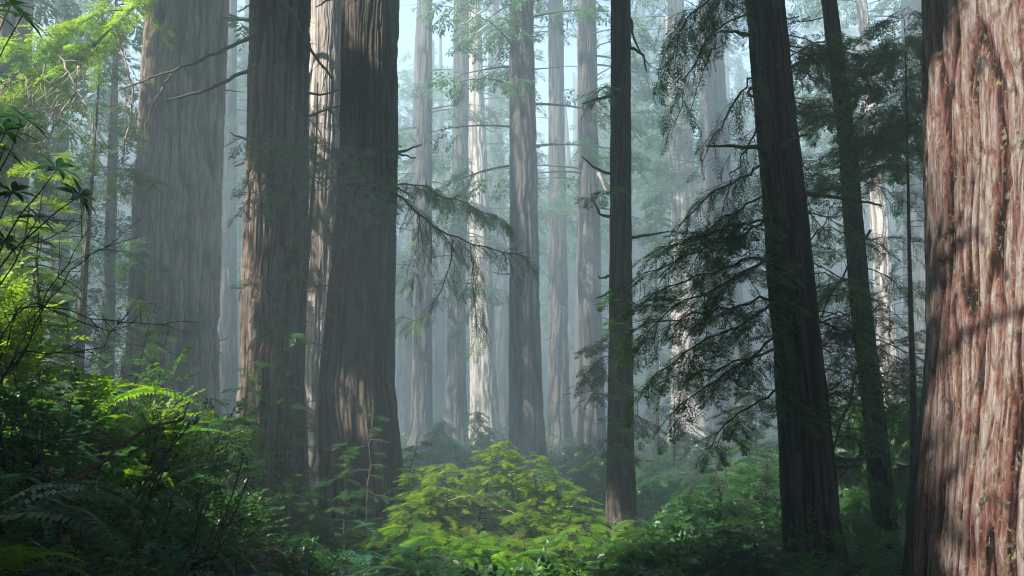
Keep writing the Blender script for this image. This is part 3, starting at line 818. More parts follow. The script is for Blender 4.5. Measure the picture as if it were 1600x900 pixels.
def bare1(a):
    P = smooth_path(pp([(402, 55, 19.6), (360, 72, 19.0), (300, 100, 18.6), (215, 130, 18.4), (180, 143, 18.3)]), 18, .012); tube(a, P, np.linspace(.045, .012, 18), 7, 0); twigs(a, P, 6, .5, .008, mat=0, droop=.6)
    P = smooth_path(pp([(402, 103, 19.4), (370, 118, 19), (325, 140, 18.7), (258, 158, 18.5)]), 14, .01); tube(a, P, np.linspace(.042, .02, 14), 7, 0)
    P = smooth_path(pp([(268, 116, 18.6), (255, 135, 18.4), (240, 160, 18.4), (225, 200, 18.4), (227, 215, 18.4)]), 12, .015); tube(a, P, np.linspace(.022, .008, 12), 6, 0); twigs(a, P, 5, .25, .006, mat=0)
    P = smooth_path(pp([(440, 4, 18.8), (462, 20, 18.4), (472, 60, 18.3), (500, 100, 18.4), (518, 122, 18.5)]), 14, .012); tube(a, P, np.linspace(.05, .02, 14), 7, 0); twigs(a, P, 7, .6, .009, mat=0, droop=.5)
    P = smooth_path(pp([(434, 28, 18.8), (436, 55, 18.6), (434, 85, 18.6), (428, 108, 18.7)]), 9, .008); tube(a, P, np.linspace(.03, .015, 9), 6, 0)
    P = smooth_path(pp([(405, 6, 19.4), (385, 10, 19), (372, 18, 18.9)]), 7, .01); tube(a, P, np.linspace(.03, .01, 7), 6, 0)
    P = smooth_path(pp([(450, 170, 18.9), (470, 178, 18.6), (495, 195, 18.5), (515, 240, 18.4)]), 9, .01); tube(a, P, np.linspace(.02, .006, 9), 6, 0); twigs(a, P, 5, .4, .005, mat=0, droop=.4)
child_limb(T_C, 'bare_limb', bare1, [M_MOSSY], 'crooked mossy leafless limbs')
# bright overhanging branch
SP_BR = [SP_M[0], SP_F[0], SP_M[1]]
def br3(a):
    P = limb(a, pp([(455, -260, 20.4), (330, -120, 22.2), (235, -30, 21.6), (195, 30, 21.3), (140, 80, 21.0), (70, 112, 20.7), (-30, 150, 20.4)]), .07, .012, 40, 1.3, .46, SP_BR, dens=1.59, droop=.30, m=24, fromt=.38)
    limb(a, pp([(150, 72, 21.0), (95, 95, 20.4), (40, 140, 20.0), (-20, 190, 19.8)]), .02, .006, 30, 1.25, .43, SP_BR, dens=1.59, droop=.35)
    limb(a, pp([(200, 15, 21.3), (150, 20, 20.7), (90, 55, 20.3), (20, 70, 20.0)]), .018, .006, 24, 1.2, .43, SP_BR, dens=1.44, droop=.3)
    limb(a, pp([(60, 115, 20.6), (90, 180, 20.4), (150, 240, 20.4), (190, 300, 20.5)]), .015, .005, 12, .8, .40, SP_BR, dens=1.0, droop=.5)
    limb(a, pp([(30, 130, 20.4), (30, 180, 20.2), (60, 230, 20.2), (70, 330, 20.2)]), .015, .005, 14, .9, .42, SP_BR, dens=1.2, droop=.5)
    limb(a, pp([(40, 140, 20.1), (10, 200, 19.9), (-30, 270, 19.8)]), .015, .005, 24, 1.3, .43, SP_BR, dens=1.44, droop=.45)
    limb(a, pp([(110, 90, 20.6), (80, 150, 20.2), (20, 230, 20.0), (-20, 330, 19.9)]), .015, .005, 22, 1.2, .43, SP_BR, dens=1.28, droop=.5)
    limb(a, pp([(215, 0, 21.4), (240, 30, 21.2), (255, 60, 21.0)]), .010, .004, 5, .5, .25, SP_BR, dens=.9, droop=.3)
BR3 = child_limb(T_C, 'overhanging_branch', br3, [M_BRIGHT, M_MOSSY], 'mossy branch with bright yellow green sunlit sprays')
def br3t(a):
    for pts, r0 in [([(178, 48, 20.7), (190, 75, 20.6), (206, 130, 20.5), (208, 175, 20.5), (195, 215, 20.5), (190, 260, 20.6)], .022), ([(92, 88, 19.9), (108, 115, 19.8), (120, 140, 19.8), (145, 175, 19.8), (155, 230, 19.9)], .016),
                    ([(118, 142, 19.8), (95, 180, 19.7), (70, 220, 19.7), (50, 245, 19.7)], .016), ([(30, 110, 19.7), (10, 130, 19.5), (-10, 165, 19.9)], .014), ([(130, 85, 20.2), (118, 120, 20.0), (120, 150, 19.9)], .012),
                    ([(70, 100, 19.9), (64, 150, 19.8), (88, 175, 19.8), (80, 215, 19.8)], .010), ([(40, 120, 19.7), (48, 165, 19.6), (36, 205, 19.6)], .010), ([(206, 150, 20.5), (190, 165, 20.4), (178, 172, 20.4)], .010)]:
        P = smooth_path(pp(pts), 14, .02); tube(a, P, np.linspace(r0 * 1.7, r0 * .6, 14), 6, 0); twigs(a, P, 10, .55, .010, mat=0, droop=.5)
    for k in range(34):
        px, py = rng.uniform(-20, 150), rng.uniform(100, 190)
        P = smooth_path(pp([(px, py, 19.6), (px - rng.uniform(5, 24.5), py + rng.uniform(5, 30), 19.5), (px - rng.uniform(10, 50), py + rng.uniform(5, 55), 19.5)]), 7, .02); tube(a, P, np.linspace(.013, .005, 7), 4, 0)
child_limb(T_C, 'dead_twigs', br3t, [M_PALE], 'pale leafless twigs hanging under the bright sprays')

# drooping limbs of the thicker leaning tree
def br4(a):
    for pts, sec, L2, dn in [([(1212, 335, 12.9), (1165, 365, 12.4), (1110, 385, 12.0), (1040, 412, 11.7), (985, 440, 11.5)], 22, .85, 1.15),
                         ([(1222, 390, 12.9), (1170, 425, 12.3), (1110, 450, 11.9), (1040, 490, 11.6), (985, 535, 11.5)], 22, .85, 1.15),
                         ([(1215, 410, 12.9), (1170, 400, 12.2), (1120, 425, 11.8), (1060, 440, 11.6), (1000, 470, 11.5)], 18, .8, 1.1),
                         ([(1232, 450, 12.9), (1190, 490, 12.4), (1130, 520, 12.0), (1060, 555, 11.8), (1010, 600, 11.7)], 22, .75, 1.15),
                         ([(1238, 510, 12.9), (1190, 545, 12.5), (1130, 590, 12.2), (1075, 620, 12.0), (1040, 660, 11.9)], 20, .65, 1.1),
                         ([(1195, 255, 12.8), (1150, 285, 12.4), (1100, 310, 12.2), (1060, 350, 12.1)], 14, .6, 1.1),
                         ([(1215, 300, 12.8), (1160, 325, 12.3), (1110, 350, 12.0), (1085, 380, 12.0)], 14, .6, 1.5),
                         ([(1200, 345, 12.8), (1150, 350, 12.3), (1090, 370, 11.9), (1030, 385, 11.7)], 18, .7, 1.1),
                         ([(1228, 470, 12.9), (1170, 470, 12.3), (1100, 490, 11.9), (1030, 505, 11.7), (990, 515, 11.6)], 22, .8, 1.1),
                         ([(1232, 540, 12.9), (1170, 560, 12.4), (1100, 580, 12.1), (1050, 590, 12)], 18, .7, 1.1),
                         ([(1235, 600, 12.9), (1185, 625, 12.5), (1140, 660, 12.3), (1105, 700, 12.2)], 14, .55, 1.1)]:
        limb(a, pp(pts), .020, .005, sec, L2, .30, [SP_D, SP_M, SP_F][int(rng.integers(3))] if sec < 20 else SP_DM, dens=dn * 1.05, droop=.40, jit=.018, nrm=.22)
child_limb(T_P, 'drooping_limb', br4, [M_CONIFER, M_TWIG], 'dense dark drooping sprays reaching left')
def br5(a):
    for pts, sec, L2, dn in [([(1185, -40, 12.8), (1140, -25, 12.2), (1090, 10, 11.8), (1055, 55, 11.6), (1040, 110, 11.5)], 18, .6, 1.5),
                         ([(1190, 10, 12.8), (1140, 30, 12.3), (1095, 70, 12.0), (1070, 130, 11.9), (1060, 190, 11.8)], 14, .5, 1.3),
                         ([(1185, -60, 12.8), (1150, -40, 12.3), (1120, 0, 12.0), (1110, 60, 11.9)], 14, .6, 1.5),
                         ([(1200, 100, 12.8), (1165, 130, 12.4), (1130, 190, 12.2), (1105, 240, 12.1)], 12, .5, 1.2),
                         ([(1205, 180, 12.8), (1175, 210, 12.5), (1150, 260, 12.3), (1130, 330, 12.2)], 10, .5, 1.2)]:
        limb(a, pp(pts), .016, .005, sec, L2 * 1.15, .30, SP_D, dens=dn * 1.1, droop=.7)
    P = smooth_path(pp([(1112, 75, 11.9), (1100, 115, 11.8), (1085, 145, 11.8), (1078, 175, 11.8)]), 10, .01); tube(a, P, np.linspace(.01, .004, 10), 5, 1)
child_limb(T_P, 'upper_limb', br5, [M_CONIFER, M_TWIG], 'hanging dark sprays near the top')
def br6(a):
    for k in range(34):
        py = rng.uniform(-20, 720); z = W(0, py, 13)[2]; x, r0 = f_p(z); px = 800 + (float(x) + float(r0) * .8) / mpp(py, 13)
        l = rng.uniform(60, 150); dy = rng.uniform(-70, 60)
        P = limb(a, pp([(px, py, 13), (px + l * .4, py + dy * .6, 13.2), (px + l, py + dy + rng.uniform(-10, 40), 13.5)]), .010, .003, 9, .55, .24, SP_DM, dens=1.0, droop=.45, m=9)
        twigs(a, P, 5, .35, .004, droop=.3)
    for pts in ([(1290, 580, 13.5), (1270, 600, 13.3), (1250, 640, 13.2), (1220, 700, 13.2)], [(1360, 360, 14), (1310, 440, 13.4), (1285, 480, 13.3), (1272, 520, 13.2)]):
        P = smooth_path(pp(pts), 10, .015); tube(a, P, np.linspace(.02, .008, 10), 6, 1); twigs(a, P, 6, .4, .005)
    for py in (170, 630, 640, 655):
        limb(a, pp([(1240, py, 12.4), (1275, py + 5, 12.2), (1300, py - 2, 12.1)]), .006, .003, 6, .3, .2, SP_F, dens=1.2, droop=.2, m=6)
child_limb(T_P, 'side_twigs', br6, [M_CONIFER, M_TWIG])
def br7(a):
    for k in range(34):
        py = rng.uniform(-20, 760); z = W(0, py, 15)[2]; x, r0 = f_q(z); px = 800 + float(x) / mpp(py, 15); s = rng.choice([-1, 1])
        l = rng.uniform(50, 120); dy = rng.uniform(-60, 70)
        P = limb(a, pp([(px + 8 * s, py, 15), (px + s * l * .5, py + dy * .5, 15.1), (px + s * l, py + dy, 15.3)]), .010, .003, 8, .55, .24, SP_DM, dens=1.0, droop=.4, m=8)
        twigs(a, P, 6, .4, .004, droop=.3)
    P = smooth_path(pp([(1365, 560, 14.8), (1340, 575, 14.4), (1330, 610, 14.2), (1308, 690, 14.1), (1300, 730, 14.1)]), 12, .02); tube(a, P, np.linspace(.03, .012, 12), 6, 1)
    P = smooth_path(pp([(1368, 690, 14.8), (1348, 710, 14.5), (1325, 730, 14.3), (1305, 745, 14.2)]), 9, .02); tube(a, P, np.linspace(.022, .01, 9), 6, 1)
    P = smooth_path(pp([(1340, 690, 14.5), (1355, 725, 14.3), (1385, 735, 14.3), (1420, 725, 14.2)]), 10, .02); tube(a, P, np.linspace(.022, .012, 10), 6, 1)
child_limb(T_Q, 'crooked_limb', br7, [M_CONIFER, M_TWIG])
def br8(a):
    for py in (545, 560, 590, 620, 650, 690, 300, 140):
        s = -1 if py > 500 and rng.random() < .7 else rng.choice([-1, 1])
        limb(a, pp([(970 + s * 12, py, 17.8), (970 + s * 30, py - 4, 17.4), (970 + s * rng.uniform(40, 62), py + rng.uniform(-5, 30), 17.2)]), .010, .004, 8, .5, .26, SP_M, dens=1.0, droop=.35, m=7)
    for py in rng.uniform(440, 700, 10):
        limb(a, pp([(975, py, 17.6), (965, py + 5, 17.4), (955 + rng.uniform(0, 50), py + 15, 17.0)]), .006, .003, 5, .4, .26, SP_M, dens=.9, droop=.3, m=6)
    P = smooth_path(pp([(986, 30, 17.8), (992, 70, 17.6), (1015, 103, 17.5)]), 8, .01); tube(a, P, np.linspace(.03, .008, 8), 5, 1)
child_limb(T_L, 'low_branch', br8, CM)
# pale bare branches on the fogged stand
for idx, lst in ((2, [[(720, 40, 59.5), (745, 25, 58.5), (772, 2, 58), (785, -15, 58)], [(731, 62, 59.5), (750, 48, 58.5), (775, 30, 58), (795, 25, 58)]]), (7, [[(934, 160, 47.6), (945, 185, 47), (950, 210, 47)], [(935, 270, 47.6), (945, 295, 47), (952, 312, 47)]]),
                 (9, [[(1040, 90, 59), (1015, 100, 58), (995, 92, 57.5)]])):
    r0 = far_roots[idx][0]
    for pts in lst:
        a = Acc(); P = smooth_path(pp(pts), 10, .02); tube(a, P, np.linspace(.10, .03, 10), 5, 0)
        a.build('bare_branch', [M_PALE], r0, loc(r0))
# stubs of broken branches on the trunks
for (rt, f, Y, lo, hi, n_) in [(T_B, f_b, 32, 6, 17, 7), (T_L, f_l, 18, 4, 11, 9), (T_P, f_p, 13, 3, 9, 8), (T_C, f_c, 20, 5, 13, 6), (T_E, f_e, 19, 6, 12, 5)] + [(r_, f, q[2], 7, 22, 7) for (r_, f), q in zip(far_roots, FAR)]:
    for k in range(n_):
        z = rng.uniform(lo, hi); x, rr = f(z); ph = rng.uniform(math.pi, 2 * math.pi) if k % 2 else rng.choice([0.0, math.pi]) + rng.normal(0, .3)
        d = np.array([math.cos(ph), math.sin(ph), rng.uniform(-.4, .3)]); p0 = np.array([float(x), Y, z]) + d * float(rr) * .8; l = float(rr) * .35 + rng.uniform(.15, .9)
        a = Acc(); P = smooth_path([p0, p0 + d * l * .5 + [0, 0, -.03], p0 + d * l + rng.normal(0, .12, 3)], 7, .01); tube(a, P, np.linspace(.035, .012, 7), 5, 0)
        a.build('branch_stub', [M_MOSSY if rt in (T_C, T_P) else M_TWIG], rt, loc(rt))
# ================================================================== MASSES: far woods, woods round the frame, undergrowth
def crown_acc(acc, x, y, zlo, zhi, nb, L, ss, ns, carve=True, droop=.2, cull=None):
    grow_crown(acc, lambda z: (x, .4), y, zlo, zhi, nb, L, SP_C, ss, ns, droop, carve, cull=cull)

a = Acc()
for k in range(150):
    y = rng.uniform(76, 160); x = rng.uniform(-.66, .66) * y
    px = 800 + x / y * F
    zg = float(ground_z(x, y)); h = min(rng.uniform(28, 42), 46 - zg); r0 = rng.uniform(.35, .8)
    tube(a, np.array([[x, y, zg - .5], [x + rng.normal(0, .3), y, zg + h * .5], [x + rng.normal(0, .5), y, zg + h]]), [r0 * 1.25, r0 * .9, r0 * .25], 10, 1)
    centre = 815 < px < 940
    crown_acc(a, x, y, zg + rng.uniform(7, 14), zg + h, 130, 5.0, 1.25, 14, True, .3, sky_window)
tag(a.build('distant_woods', [M_FARLEAF, M_TWIG]), 'hazy mass of far trees and hanging foliage closing the view', kind='stuff')

a = Acc()
spots = [(-8.5, 9), (-12, 14), (-16, 7), (-20, 16), (-11, 2), (-15, -3), (-22, 2), (-27, 10), (-8, -7), (-17, -11), (-26, -7), (-30, 20), (-18, 25), (-25, 30), (-33, 34), (-4, -13), (-34, 2), (-23, 40), (-32, 50), (-40, 26), (-13, 21.5), (-15, 10.5), (-19, 11), (-10, 5.5), (-6, 1), (-1, -8), (-23, 24), (-28, 15), (8, -4), (14, 8), (18, 14), (5, -10), (20, 4), (11, -13), (16, -6), (25, 18), (30, 26), (2.5, -4), (-3, -4), (12.5, 2), (24, -4), (34, 12), (-21, 31), (36, 34)]
for (x, y) in spots:
    best = None                                   # stand each trunk clear of the sun gaps
    for _ in range(120):
        cx, cy = x + rng.normal(0, 2.6), y + rng.normal(0, 2.6)
        if cy > 0 and abs(cx) < .56 * cy + 1.2: continue
        bad = (~keep(np.stack([np.full(40, cx), np.full(40, cy), np.linspace(1, 31, 40)], 1), 0, .75)).sum()
        if best is None or bad < best[0]: best = (bad, cx, cy)
    if best is None: continue
    _, x, y = best
    zg = float(ground_z(x, y)); r0 = rng.uniform(.5, .8)
    tube(a, np.array([[x, y, zg - .5], [x, y, zg + 16], [x, y, 31]]), [r0 * 1.2, r0 * .9, r0 * .25], 14, 1)
    crown_acc(a, x, y, rng.uniform(8.5, 11.5), 31, 230, 6.8, 1.2, 16, True, .2, in_view)
for g in SHADE:  # loose sprays out of view, added only to block the sun
    t = rng.uniform(9, 30, 70); P = g[None, :3] + t[:, None] * SUN + rng.normal(0, g[3] * .75, (70, 3))
    S = rng.uniform(.7, 1.2, 70); D = rng.normal(0, 1, (70, 3)); D[:, 2] *= .4; Dn = D / np.linalg.norm(D, axis=1, keepdims=True)
    k = (P[:, 2] > 7.5) & keep(P + Dn * S[:, None] * .5, .1, S * .5) & ~in_view(P) & ~in_view(P + Dn * S[:, None])
    a.inst(SP_C[0], P[k], D[k], rand_up(k.sum(), .5), S[k], 0)
tag(a.build('woods_and_shade_sprays', [M_CONIFER, M_TWIG]), 'trees of the same wood standing round the view, with loose sprays added to cast shade', kind='stuff')

# undergrowth: countless leafy sprigs and small ferns on the forest floor
a = Acc()
def scatter(n, x0, x1, y0, y1, fn):
    y = y0 + (y1 - y0) * rng.random(n) ** 1.25; x = rng.uniform(-1, 1, n) * (.60 * y + 1.0)
    k = (x > x0) & (x < x1); x, y = x[k], y[k]
    return x, y
x, y = scatter(26000, -60, 60, 3.0, 75, None)
z = ground_z(x, y)
clump = fbm(x * .45, y * .45, 3)
k = clump > .42; x, y, z, clump = x[k], y[k], z[k], clump[k]
n = len(x)
hgt = (clump - .42) * 2.6 * rng.random(n) * np.where((x < -.8) & (y < 9.5), .35, 1.0) + .03
P = np.stack([x, y, z + hgt], 1)
D = rng.normal(0, 1, (n, 3)); D[:, 2] = rng.uniform(.0, .9, n)
S = rng.uniform(.16, .34, n) * (1 + y / 40)
sel = rng.integers(0, 3, n)
for q in range(3):
    mk = sel == q
    a.inst(SPRIG[q], P[mk], D[mk], rand_up(mk.sum(), .5), S[mk], 0, clump[mk])
x, y = scatter(5200, -60, 60, 4.5, 70, None); z = ground_z(x, y)
cl2 = fbm(x * .3, y * .3, 12); k = cl2 > .45; x, y, z = x[k], y[k], z[k]; n = len(x)
for q in range(4):
    mk = rng.integers(0, 4, n) == q; c = mk.sum()
    D = rng.normal(0, 1, (c, 3)); D[:, 2] = 0; N = np.zeros((c, 3)); N[:, 2] = 1
    a.inst(FROND[q], np.stack([x, y, z - .02], 1)[mk], D, N, rng.uniform(.35, .75, c) * (1 + y[mk] / 90), 1)
# fallen needles and twigs
x, y = scatter(9000, -12, 12, 3.0, 30, None); z = ground_z(x, y); n = len(x)
D = rng.normal(0, 1, (n, 3)); D[:, 2] *= .3
a.inst(SP_C[0], np.stack([x, y, z + .015], 1), D, rand_up(n, .4), rng.uniform(.08, .22, n), 2)
tag(a.build('undergrowth', [M_LEAF, M_FERN, M_LITTER]), 'dense low green undergrowth covering the forest floor', kind='stuff')

# ================================================================== SHRUBS
def conifer_bush(label, spots, mats, group=None, h=1.7, L=1.0, ss=.30, nb=34, tm=SP_F, cat='shrub', name='young_redwood_shrub', seed=0, ns=12, taper=.82, dead=0):
    """a bush of several stems carrying level tiers of sprays"""
    r = np.random.default_rng(500 + seed)
    x = np.mean([s[0] for s in spots]); y = np.mean([s[1] for s in spots]); zg = float(ground_z(x, y))
    root = thing(name, label, cat, (x, y, zg), group)
    w, l = Acc(), Acc(); L0, ss0 = L, ss
    for sx, sy, sh in spots:
        L = L0 * r.uniform(.6, 1.15); ss = ss0 * r.uniform(.65, 1.05)
        g = float(ground_z(sx, sy)); tipx, tipy = r.normal(0, .12, 2) * sh
        P = smooth_path([[sx, sy, g - .1], [sx + tipx * .4, sy + tipy * .4, g + sh * .5], [sx + tipx, sy + tipy, g + sh]], 9, .012, r)
        tube(w, P, np.linspace(.022, .006, 9), 6, 0)
        tl = np.linspace(0, 1, 9)
        for b in range(nb):
            t = .12 + .88 * (b + r.random()) / nb
            p = np.array([np.interp(t, tl, P[:, c]) for c in range(3)])
            ph = b * 2.4 + r.normal(0, .4); Lb = L * (1.1 - taper * t) * r.uniform(.4, 1.35)
            d = np.array([math.cos(ph), math.sin(ph), r.uniform(.05, .35)])
            q = np.linspace(0, 1, 6)[:, None]
            S = p + d * Lb * q + np.array([0, 0, -.30 * Lb]) * q * q
            tube(w, S, np.linspace(.008, .003, 6), 4, 0)
            k = max(3, int(ns * Lb / L)); u = r.uniform(.2, 1, k)
            C = np.stack([np.interp(u, q[:, 0], S[:, c]) for c in range(3)], 1)
            lat = np.array([-d[1], d[0], 0]); sg = r.choice([-1, 1], k)[:, None] * r.uniform(.1, 1.1, (k, 1))
            D = d * 1.0 + lat * sg; D[:, 2] = r.normal(-.05, .15, k)
            wd = (r.random(k) < (.24 if t < .55 else .03) * (len(mats) > 1)).astype(int); sz = ss * r.uniform(.45, 1.3, k); nn = rand_up(k, .38, r)
            for q in (0, 1):
                mk = wd == q
                l.inst(tm[b % len(tm)], C[mk], D[mk], nn[mk], sz[mk], q, np.clip(r.normal(.5, .3, mk.sum()), 0, 1))
        if dead:
            for _ in range(dead):
                ph = r.uniform(0, 6.28); t = r.uniform(.1, .8); p = P[int(t * 8)]; d = np.array([math.cos(ph), math.sin(ph), .2])
                Pt = smooth_path([p, p + d * .4, p + d * .8 + r.normal(0, .15, 3)], 8, .02, r); tube(w, Pt, np.linspace(.009, .004, 8), 4, 1)
    w.build('stems', [M_TWIG, M_PALE], root, loc(root)); l.build('foliage', mats, root, loc(root))
    return root

def bs(*lst):           # (px, distance, py of the top) -> (x, y, height)
    o = []
    for px, Y, py in lst:
        p = W(px, py, Y); o.append((p[0], Y, max(.3, p[2] - float(ground_z(p[0], Y)))))
    return o

GB = 'bright shrubs round the central trunk'
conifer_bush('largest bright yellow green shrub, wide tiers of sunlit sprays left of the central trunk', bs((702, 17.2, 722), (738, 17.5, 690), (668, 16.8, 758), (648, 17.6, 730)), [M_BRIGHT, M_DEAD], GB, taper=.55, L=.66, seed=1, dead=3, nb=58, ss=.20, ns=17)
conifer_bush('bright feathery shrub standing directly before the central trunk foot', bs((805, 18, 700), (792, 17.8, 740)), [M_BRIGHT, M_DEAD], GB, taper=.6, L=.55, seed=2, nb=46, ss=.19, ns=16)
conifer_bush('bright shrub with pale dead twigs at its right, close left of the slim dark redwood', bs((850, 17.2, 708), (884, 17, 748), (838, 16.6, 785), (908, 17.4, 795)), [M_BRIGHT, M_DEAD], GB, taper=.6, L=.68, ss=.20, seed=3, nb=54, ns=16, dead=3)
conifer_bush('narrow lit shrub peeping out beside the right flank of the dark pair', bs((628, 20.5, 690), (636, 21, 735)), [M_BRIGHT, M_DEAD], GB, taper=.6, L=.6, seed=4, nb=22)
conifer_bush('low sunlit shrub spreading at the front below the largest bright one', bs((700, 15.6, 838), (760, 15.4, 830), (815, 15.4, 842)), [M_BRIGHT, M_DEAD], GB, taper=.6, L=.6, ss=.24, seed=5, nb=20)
conifer_bush('shaded dark green shrub low in the centre front', bs((650, 13.6, 850), (700, 13.4, 868)), [M_LEAF], None, L=.7, seed=6, nb=18)
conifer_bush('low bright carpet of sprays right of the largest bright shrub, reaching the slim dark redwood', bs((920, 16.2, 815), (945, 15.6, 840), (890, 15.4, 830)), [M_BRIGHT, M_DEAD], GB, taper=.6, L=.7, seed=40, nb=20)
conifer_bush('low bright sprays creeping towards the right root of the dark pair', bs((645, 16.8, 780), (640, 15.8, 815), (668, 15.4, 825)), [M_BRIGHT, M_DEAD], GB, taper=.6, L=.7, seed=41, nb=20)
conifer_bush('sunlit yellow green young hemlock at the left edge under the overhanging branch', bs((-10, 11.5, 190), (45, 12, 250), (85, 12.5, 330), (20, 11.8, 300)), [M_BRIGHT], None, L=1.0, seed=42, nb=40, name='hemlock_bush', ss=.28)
GM = 'fogged shrubs among the far trunks'
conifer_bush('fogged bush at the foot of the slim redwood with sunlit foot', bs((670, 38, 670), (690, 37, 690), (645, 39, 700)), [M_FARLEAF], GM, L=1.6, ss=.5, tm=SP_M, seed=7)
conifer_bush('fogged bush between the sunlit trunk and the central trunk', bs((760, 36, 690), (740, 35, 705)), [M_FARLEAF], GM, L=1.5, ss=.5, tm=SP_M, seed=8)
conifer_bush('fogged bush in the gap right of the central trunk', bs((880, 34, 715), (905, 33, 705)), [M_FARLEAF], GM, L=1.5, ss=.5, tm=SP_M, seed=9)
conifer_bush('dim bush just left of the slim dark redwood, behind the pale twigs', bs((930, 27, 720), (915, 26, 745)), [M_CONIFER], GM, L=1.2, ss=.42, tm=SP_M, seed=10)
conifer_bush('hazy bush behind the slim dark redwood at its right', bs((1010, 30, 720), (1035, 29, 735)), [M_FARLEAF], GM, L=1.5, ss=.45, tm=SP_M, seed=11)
GR = 'green shrubs of the right understory'
conifer_bush('leafy green shrub catching flecks of sun under the drooping limbs', bs((1090, 14.5, 765), (1130, 15, 735), (1060, 14, 800)), [M_LEAF], GR, L=.8, seed=12, ss=.26)
conifer_bush('tall loose green shrub close left of the thicker leaning tree', bs((1165, 16, 690), (1190, 15.5, 720), (1140, 16.5, 720)), [M_LEAF], GR, L=.9, seed=13, ss=.28)
conifer_bush('low dark shrub at the front beside the slim dark redwood', bs((1010, 13, 820), (985, 12.8, 840), (1050, 12.6, 850)), [M_CONIFER], GR, L=.7, seed=14, ss=.25)
conifer_bush('dark shrub at the front left of the thicker leaning tree foot', bs((1150, 11.5, 820), (1190, 11.2, 835), (1110, 11.5, 850)), [M_LEAF], GR, L=.7, seed=15, ss=.25)
conifer_bush('shaded shrub between the feet of the two leaning trees', bs((1340, 16.5, 760), (1325, 15.5, 810)), [M_CONIFER], GR, L=.8, seed=16, ss=.26)
conifer_bush('hazy green shrub in the gap behind the slimmer leaning tree', bs((1405, 24, 640), (1395, 22, 690)), [M_FARLEAF], GR, L=1.1, seed=17, ss=.35, tm=SP_M)
GS = 'saplings round the dark pair'
conifer_bush('thin leafy sapling climbing past the left edge of the rough barked trunk', bs((386, 15.5, 560), (398, 15.8, 640)), [M_LEAF], GS, h=2, L=.55, seed=18, ss=.24, name='hemlock_sapling', cat='sapling', nb=30, ns=8)
conifer_bush('tall sparse sapling standing before the slot of the dark pair', bs((450, 16.5, 560), (478, 16.8, 620)), [M_CONIFER], GS, L=.6, seed=19, ss=.24, name='hemlock_sapling', cat='sapling', nb=26, ns=7)
conifer_bush('sapling with level green tiers before the scarred base', bs((540, 15.5, 690), (575, 16.5, 640)), [M_LEAF], GS, L=.6, seed=20, ss=.24, name='hemlock_sapling', cat='sapling', nb=18, ns=7)
conifer_bush('dark sapling crowding the foot of the rough barked trunk', bs((420, 15, 680), (360, 14.5, 650), (335, 14, 620)), [M_CONIFER], GS, L=.8, seed=21, ss=.26, name='hemlock_sapling', cat='sapling', nb=30, ns=9)
conifer_bush('dark bush under the fire scarred base', bs((500, 14, 760), (460, 14.2, 740)), [M_CONIFER], GS, L=.7, seed=22, ss=.25, nb=20)

def leafy_bush(label, spots, mats, group, L=.6, ss=.22, nb=26, seed=0, name='leafy_shrub', cat='shrub', tm=SPRIG):
    r = np.random.default_rng(900 + seed)
    x = np.mean([s[0] for s in spots]); y = np.mean([s[1] for s in spots]); zg = float(ground_z(x, y))
    root = thing(name, label, cat, (x, y, zg), group); w, l = Acc(), Acc()
    for sx, sy, sh in spots:
        g = float(ground_z(sx, sy))
        for st in range(5):
            ph = r.uniform(0, 6.28); sp = r.uniform(.1, .5) * sh
            P = smooth_path([[sx, sy, g - .08], [sx + math.cos(ph) * sp * .4, sy + math.sin(ph) * sp * .4, g + sh * .55], [sx + math.cos(ph) * sp, sy + math.sin(ph) * sp, g + sh * r.uniform(.75, 1.05)]], 9, .015, r)
            tube(w, P, np.linspace(.010, .004, 9), 5, 0)
            k = nb; u = r.uniform(.25, 1, k); C = np.stack([np.interp(u, np.linspace(0, 1, 9), P[:, c]) for c in range(3)], 1)
            D = r.normal(0, 1, (k, 3)); D[:, 2] = r.uniform(-.1, .8, k); D /= np.linalg.norm(D, axis=1, keepdims=True)
            C = C + D * (L * r.uniform(0, .55, k) * (1.1 - .5 * u))[:, None]
            for q in range(len(tm)):
                mk = np.arange(k) % len(tm) == q
                l.inst(tm[q], C[mk], D[mk], rand_up(mk.sum(), .4, r), ss * r.uniform(.6, 1.25, mk.sum()), 0)
    w.build('stems', [M_TWIG], root, loc(root)); l.build('foliage', mats, root, loc(root))
    return root

GL = 'leafy shrubs on the left bank'
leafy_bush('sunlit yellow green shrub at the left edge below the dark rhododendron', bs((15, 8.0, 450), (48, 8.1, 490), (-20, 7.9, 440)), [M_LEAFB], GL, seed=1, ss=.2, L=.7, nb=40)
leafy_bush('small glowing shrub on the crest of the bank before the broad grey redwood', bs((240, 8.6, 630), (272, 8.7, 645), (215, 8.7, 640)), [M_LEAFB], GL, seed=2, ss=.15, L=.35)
leafy_bush('leafy shrub with level leaves before the foot of the broad grey redwood', bs((225, 10.5, 560), (205, 10.8, 575)), [M_LEAF], GL, seed=3, ss=.22, L=.5, nb=12)
leafy_bush('dark leafy shrub on the right slope of the bank', bs((310, 9.5, 640), (335, 9.8, 655), (290, 9, 670)), [M_LEAF], GL, seed=4, ss=.18, L=.5)
leafy_bush('low broad leaved plant in the dark hollow of the bank', bs((180, 5.6, 790), (130, 5.4, 800), (230, 5.6, 800)), [M_FERN], GL, seed=5, ss=.15, L=.4, nb=18)
leafy_bush('shaded leafy plant with pale topmost leaves right of the hollow', bs((268, 5.8, 735)), [M_FERN], GL, seed=6, ss=.19, L=.25, nb=7)
leafy_bush('dark leafy shrub low between the bank and the ferns', bs((330, 8.2, 760), (365, 8.6, 750), (300, 7.6, 800)), [M_LEAF], GL, seed=7, ss=.17, L=.5)
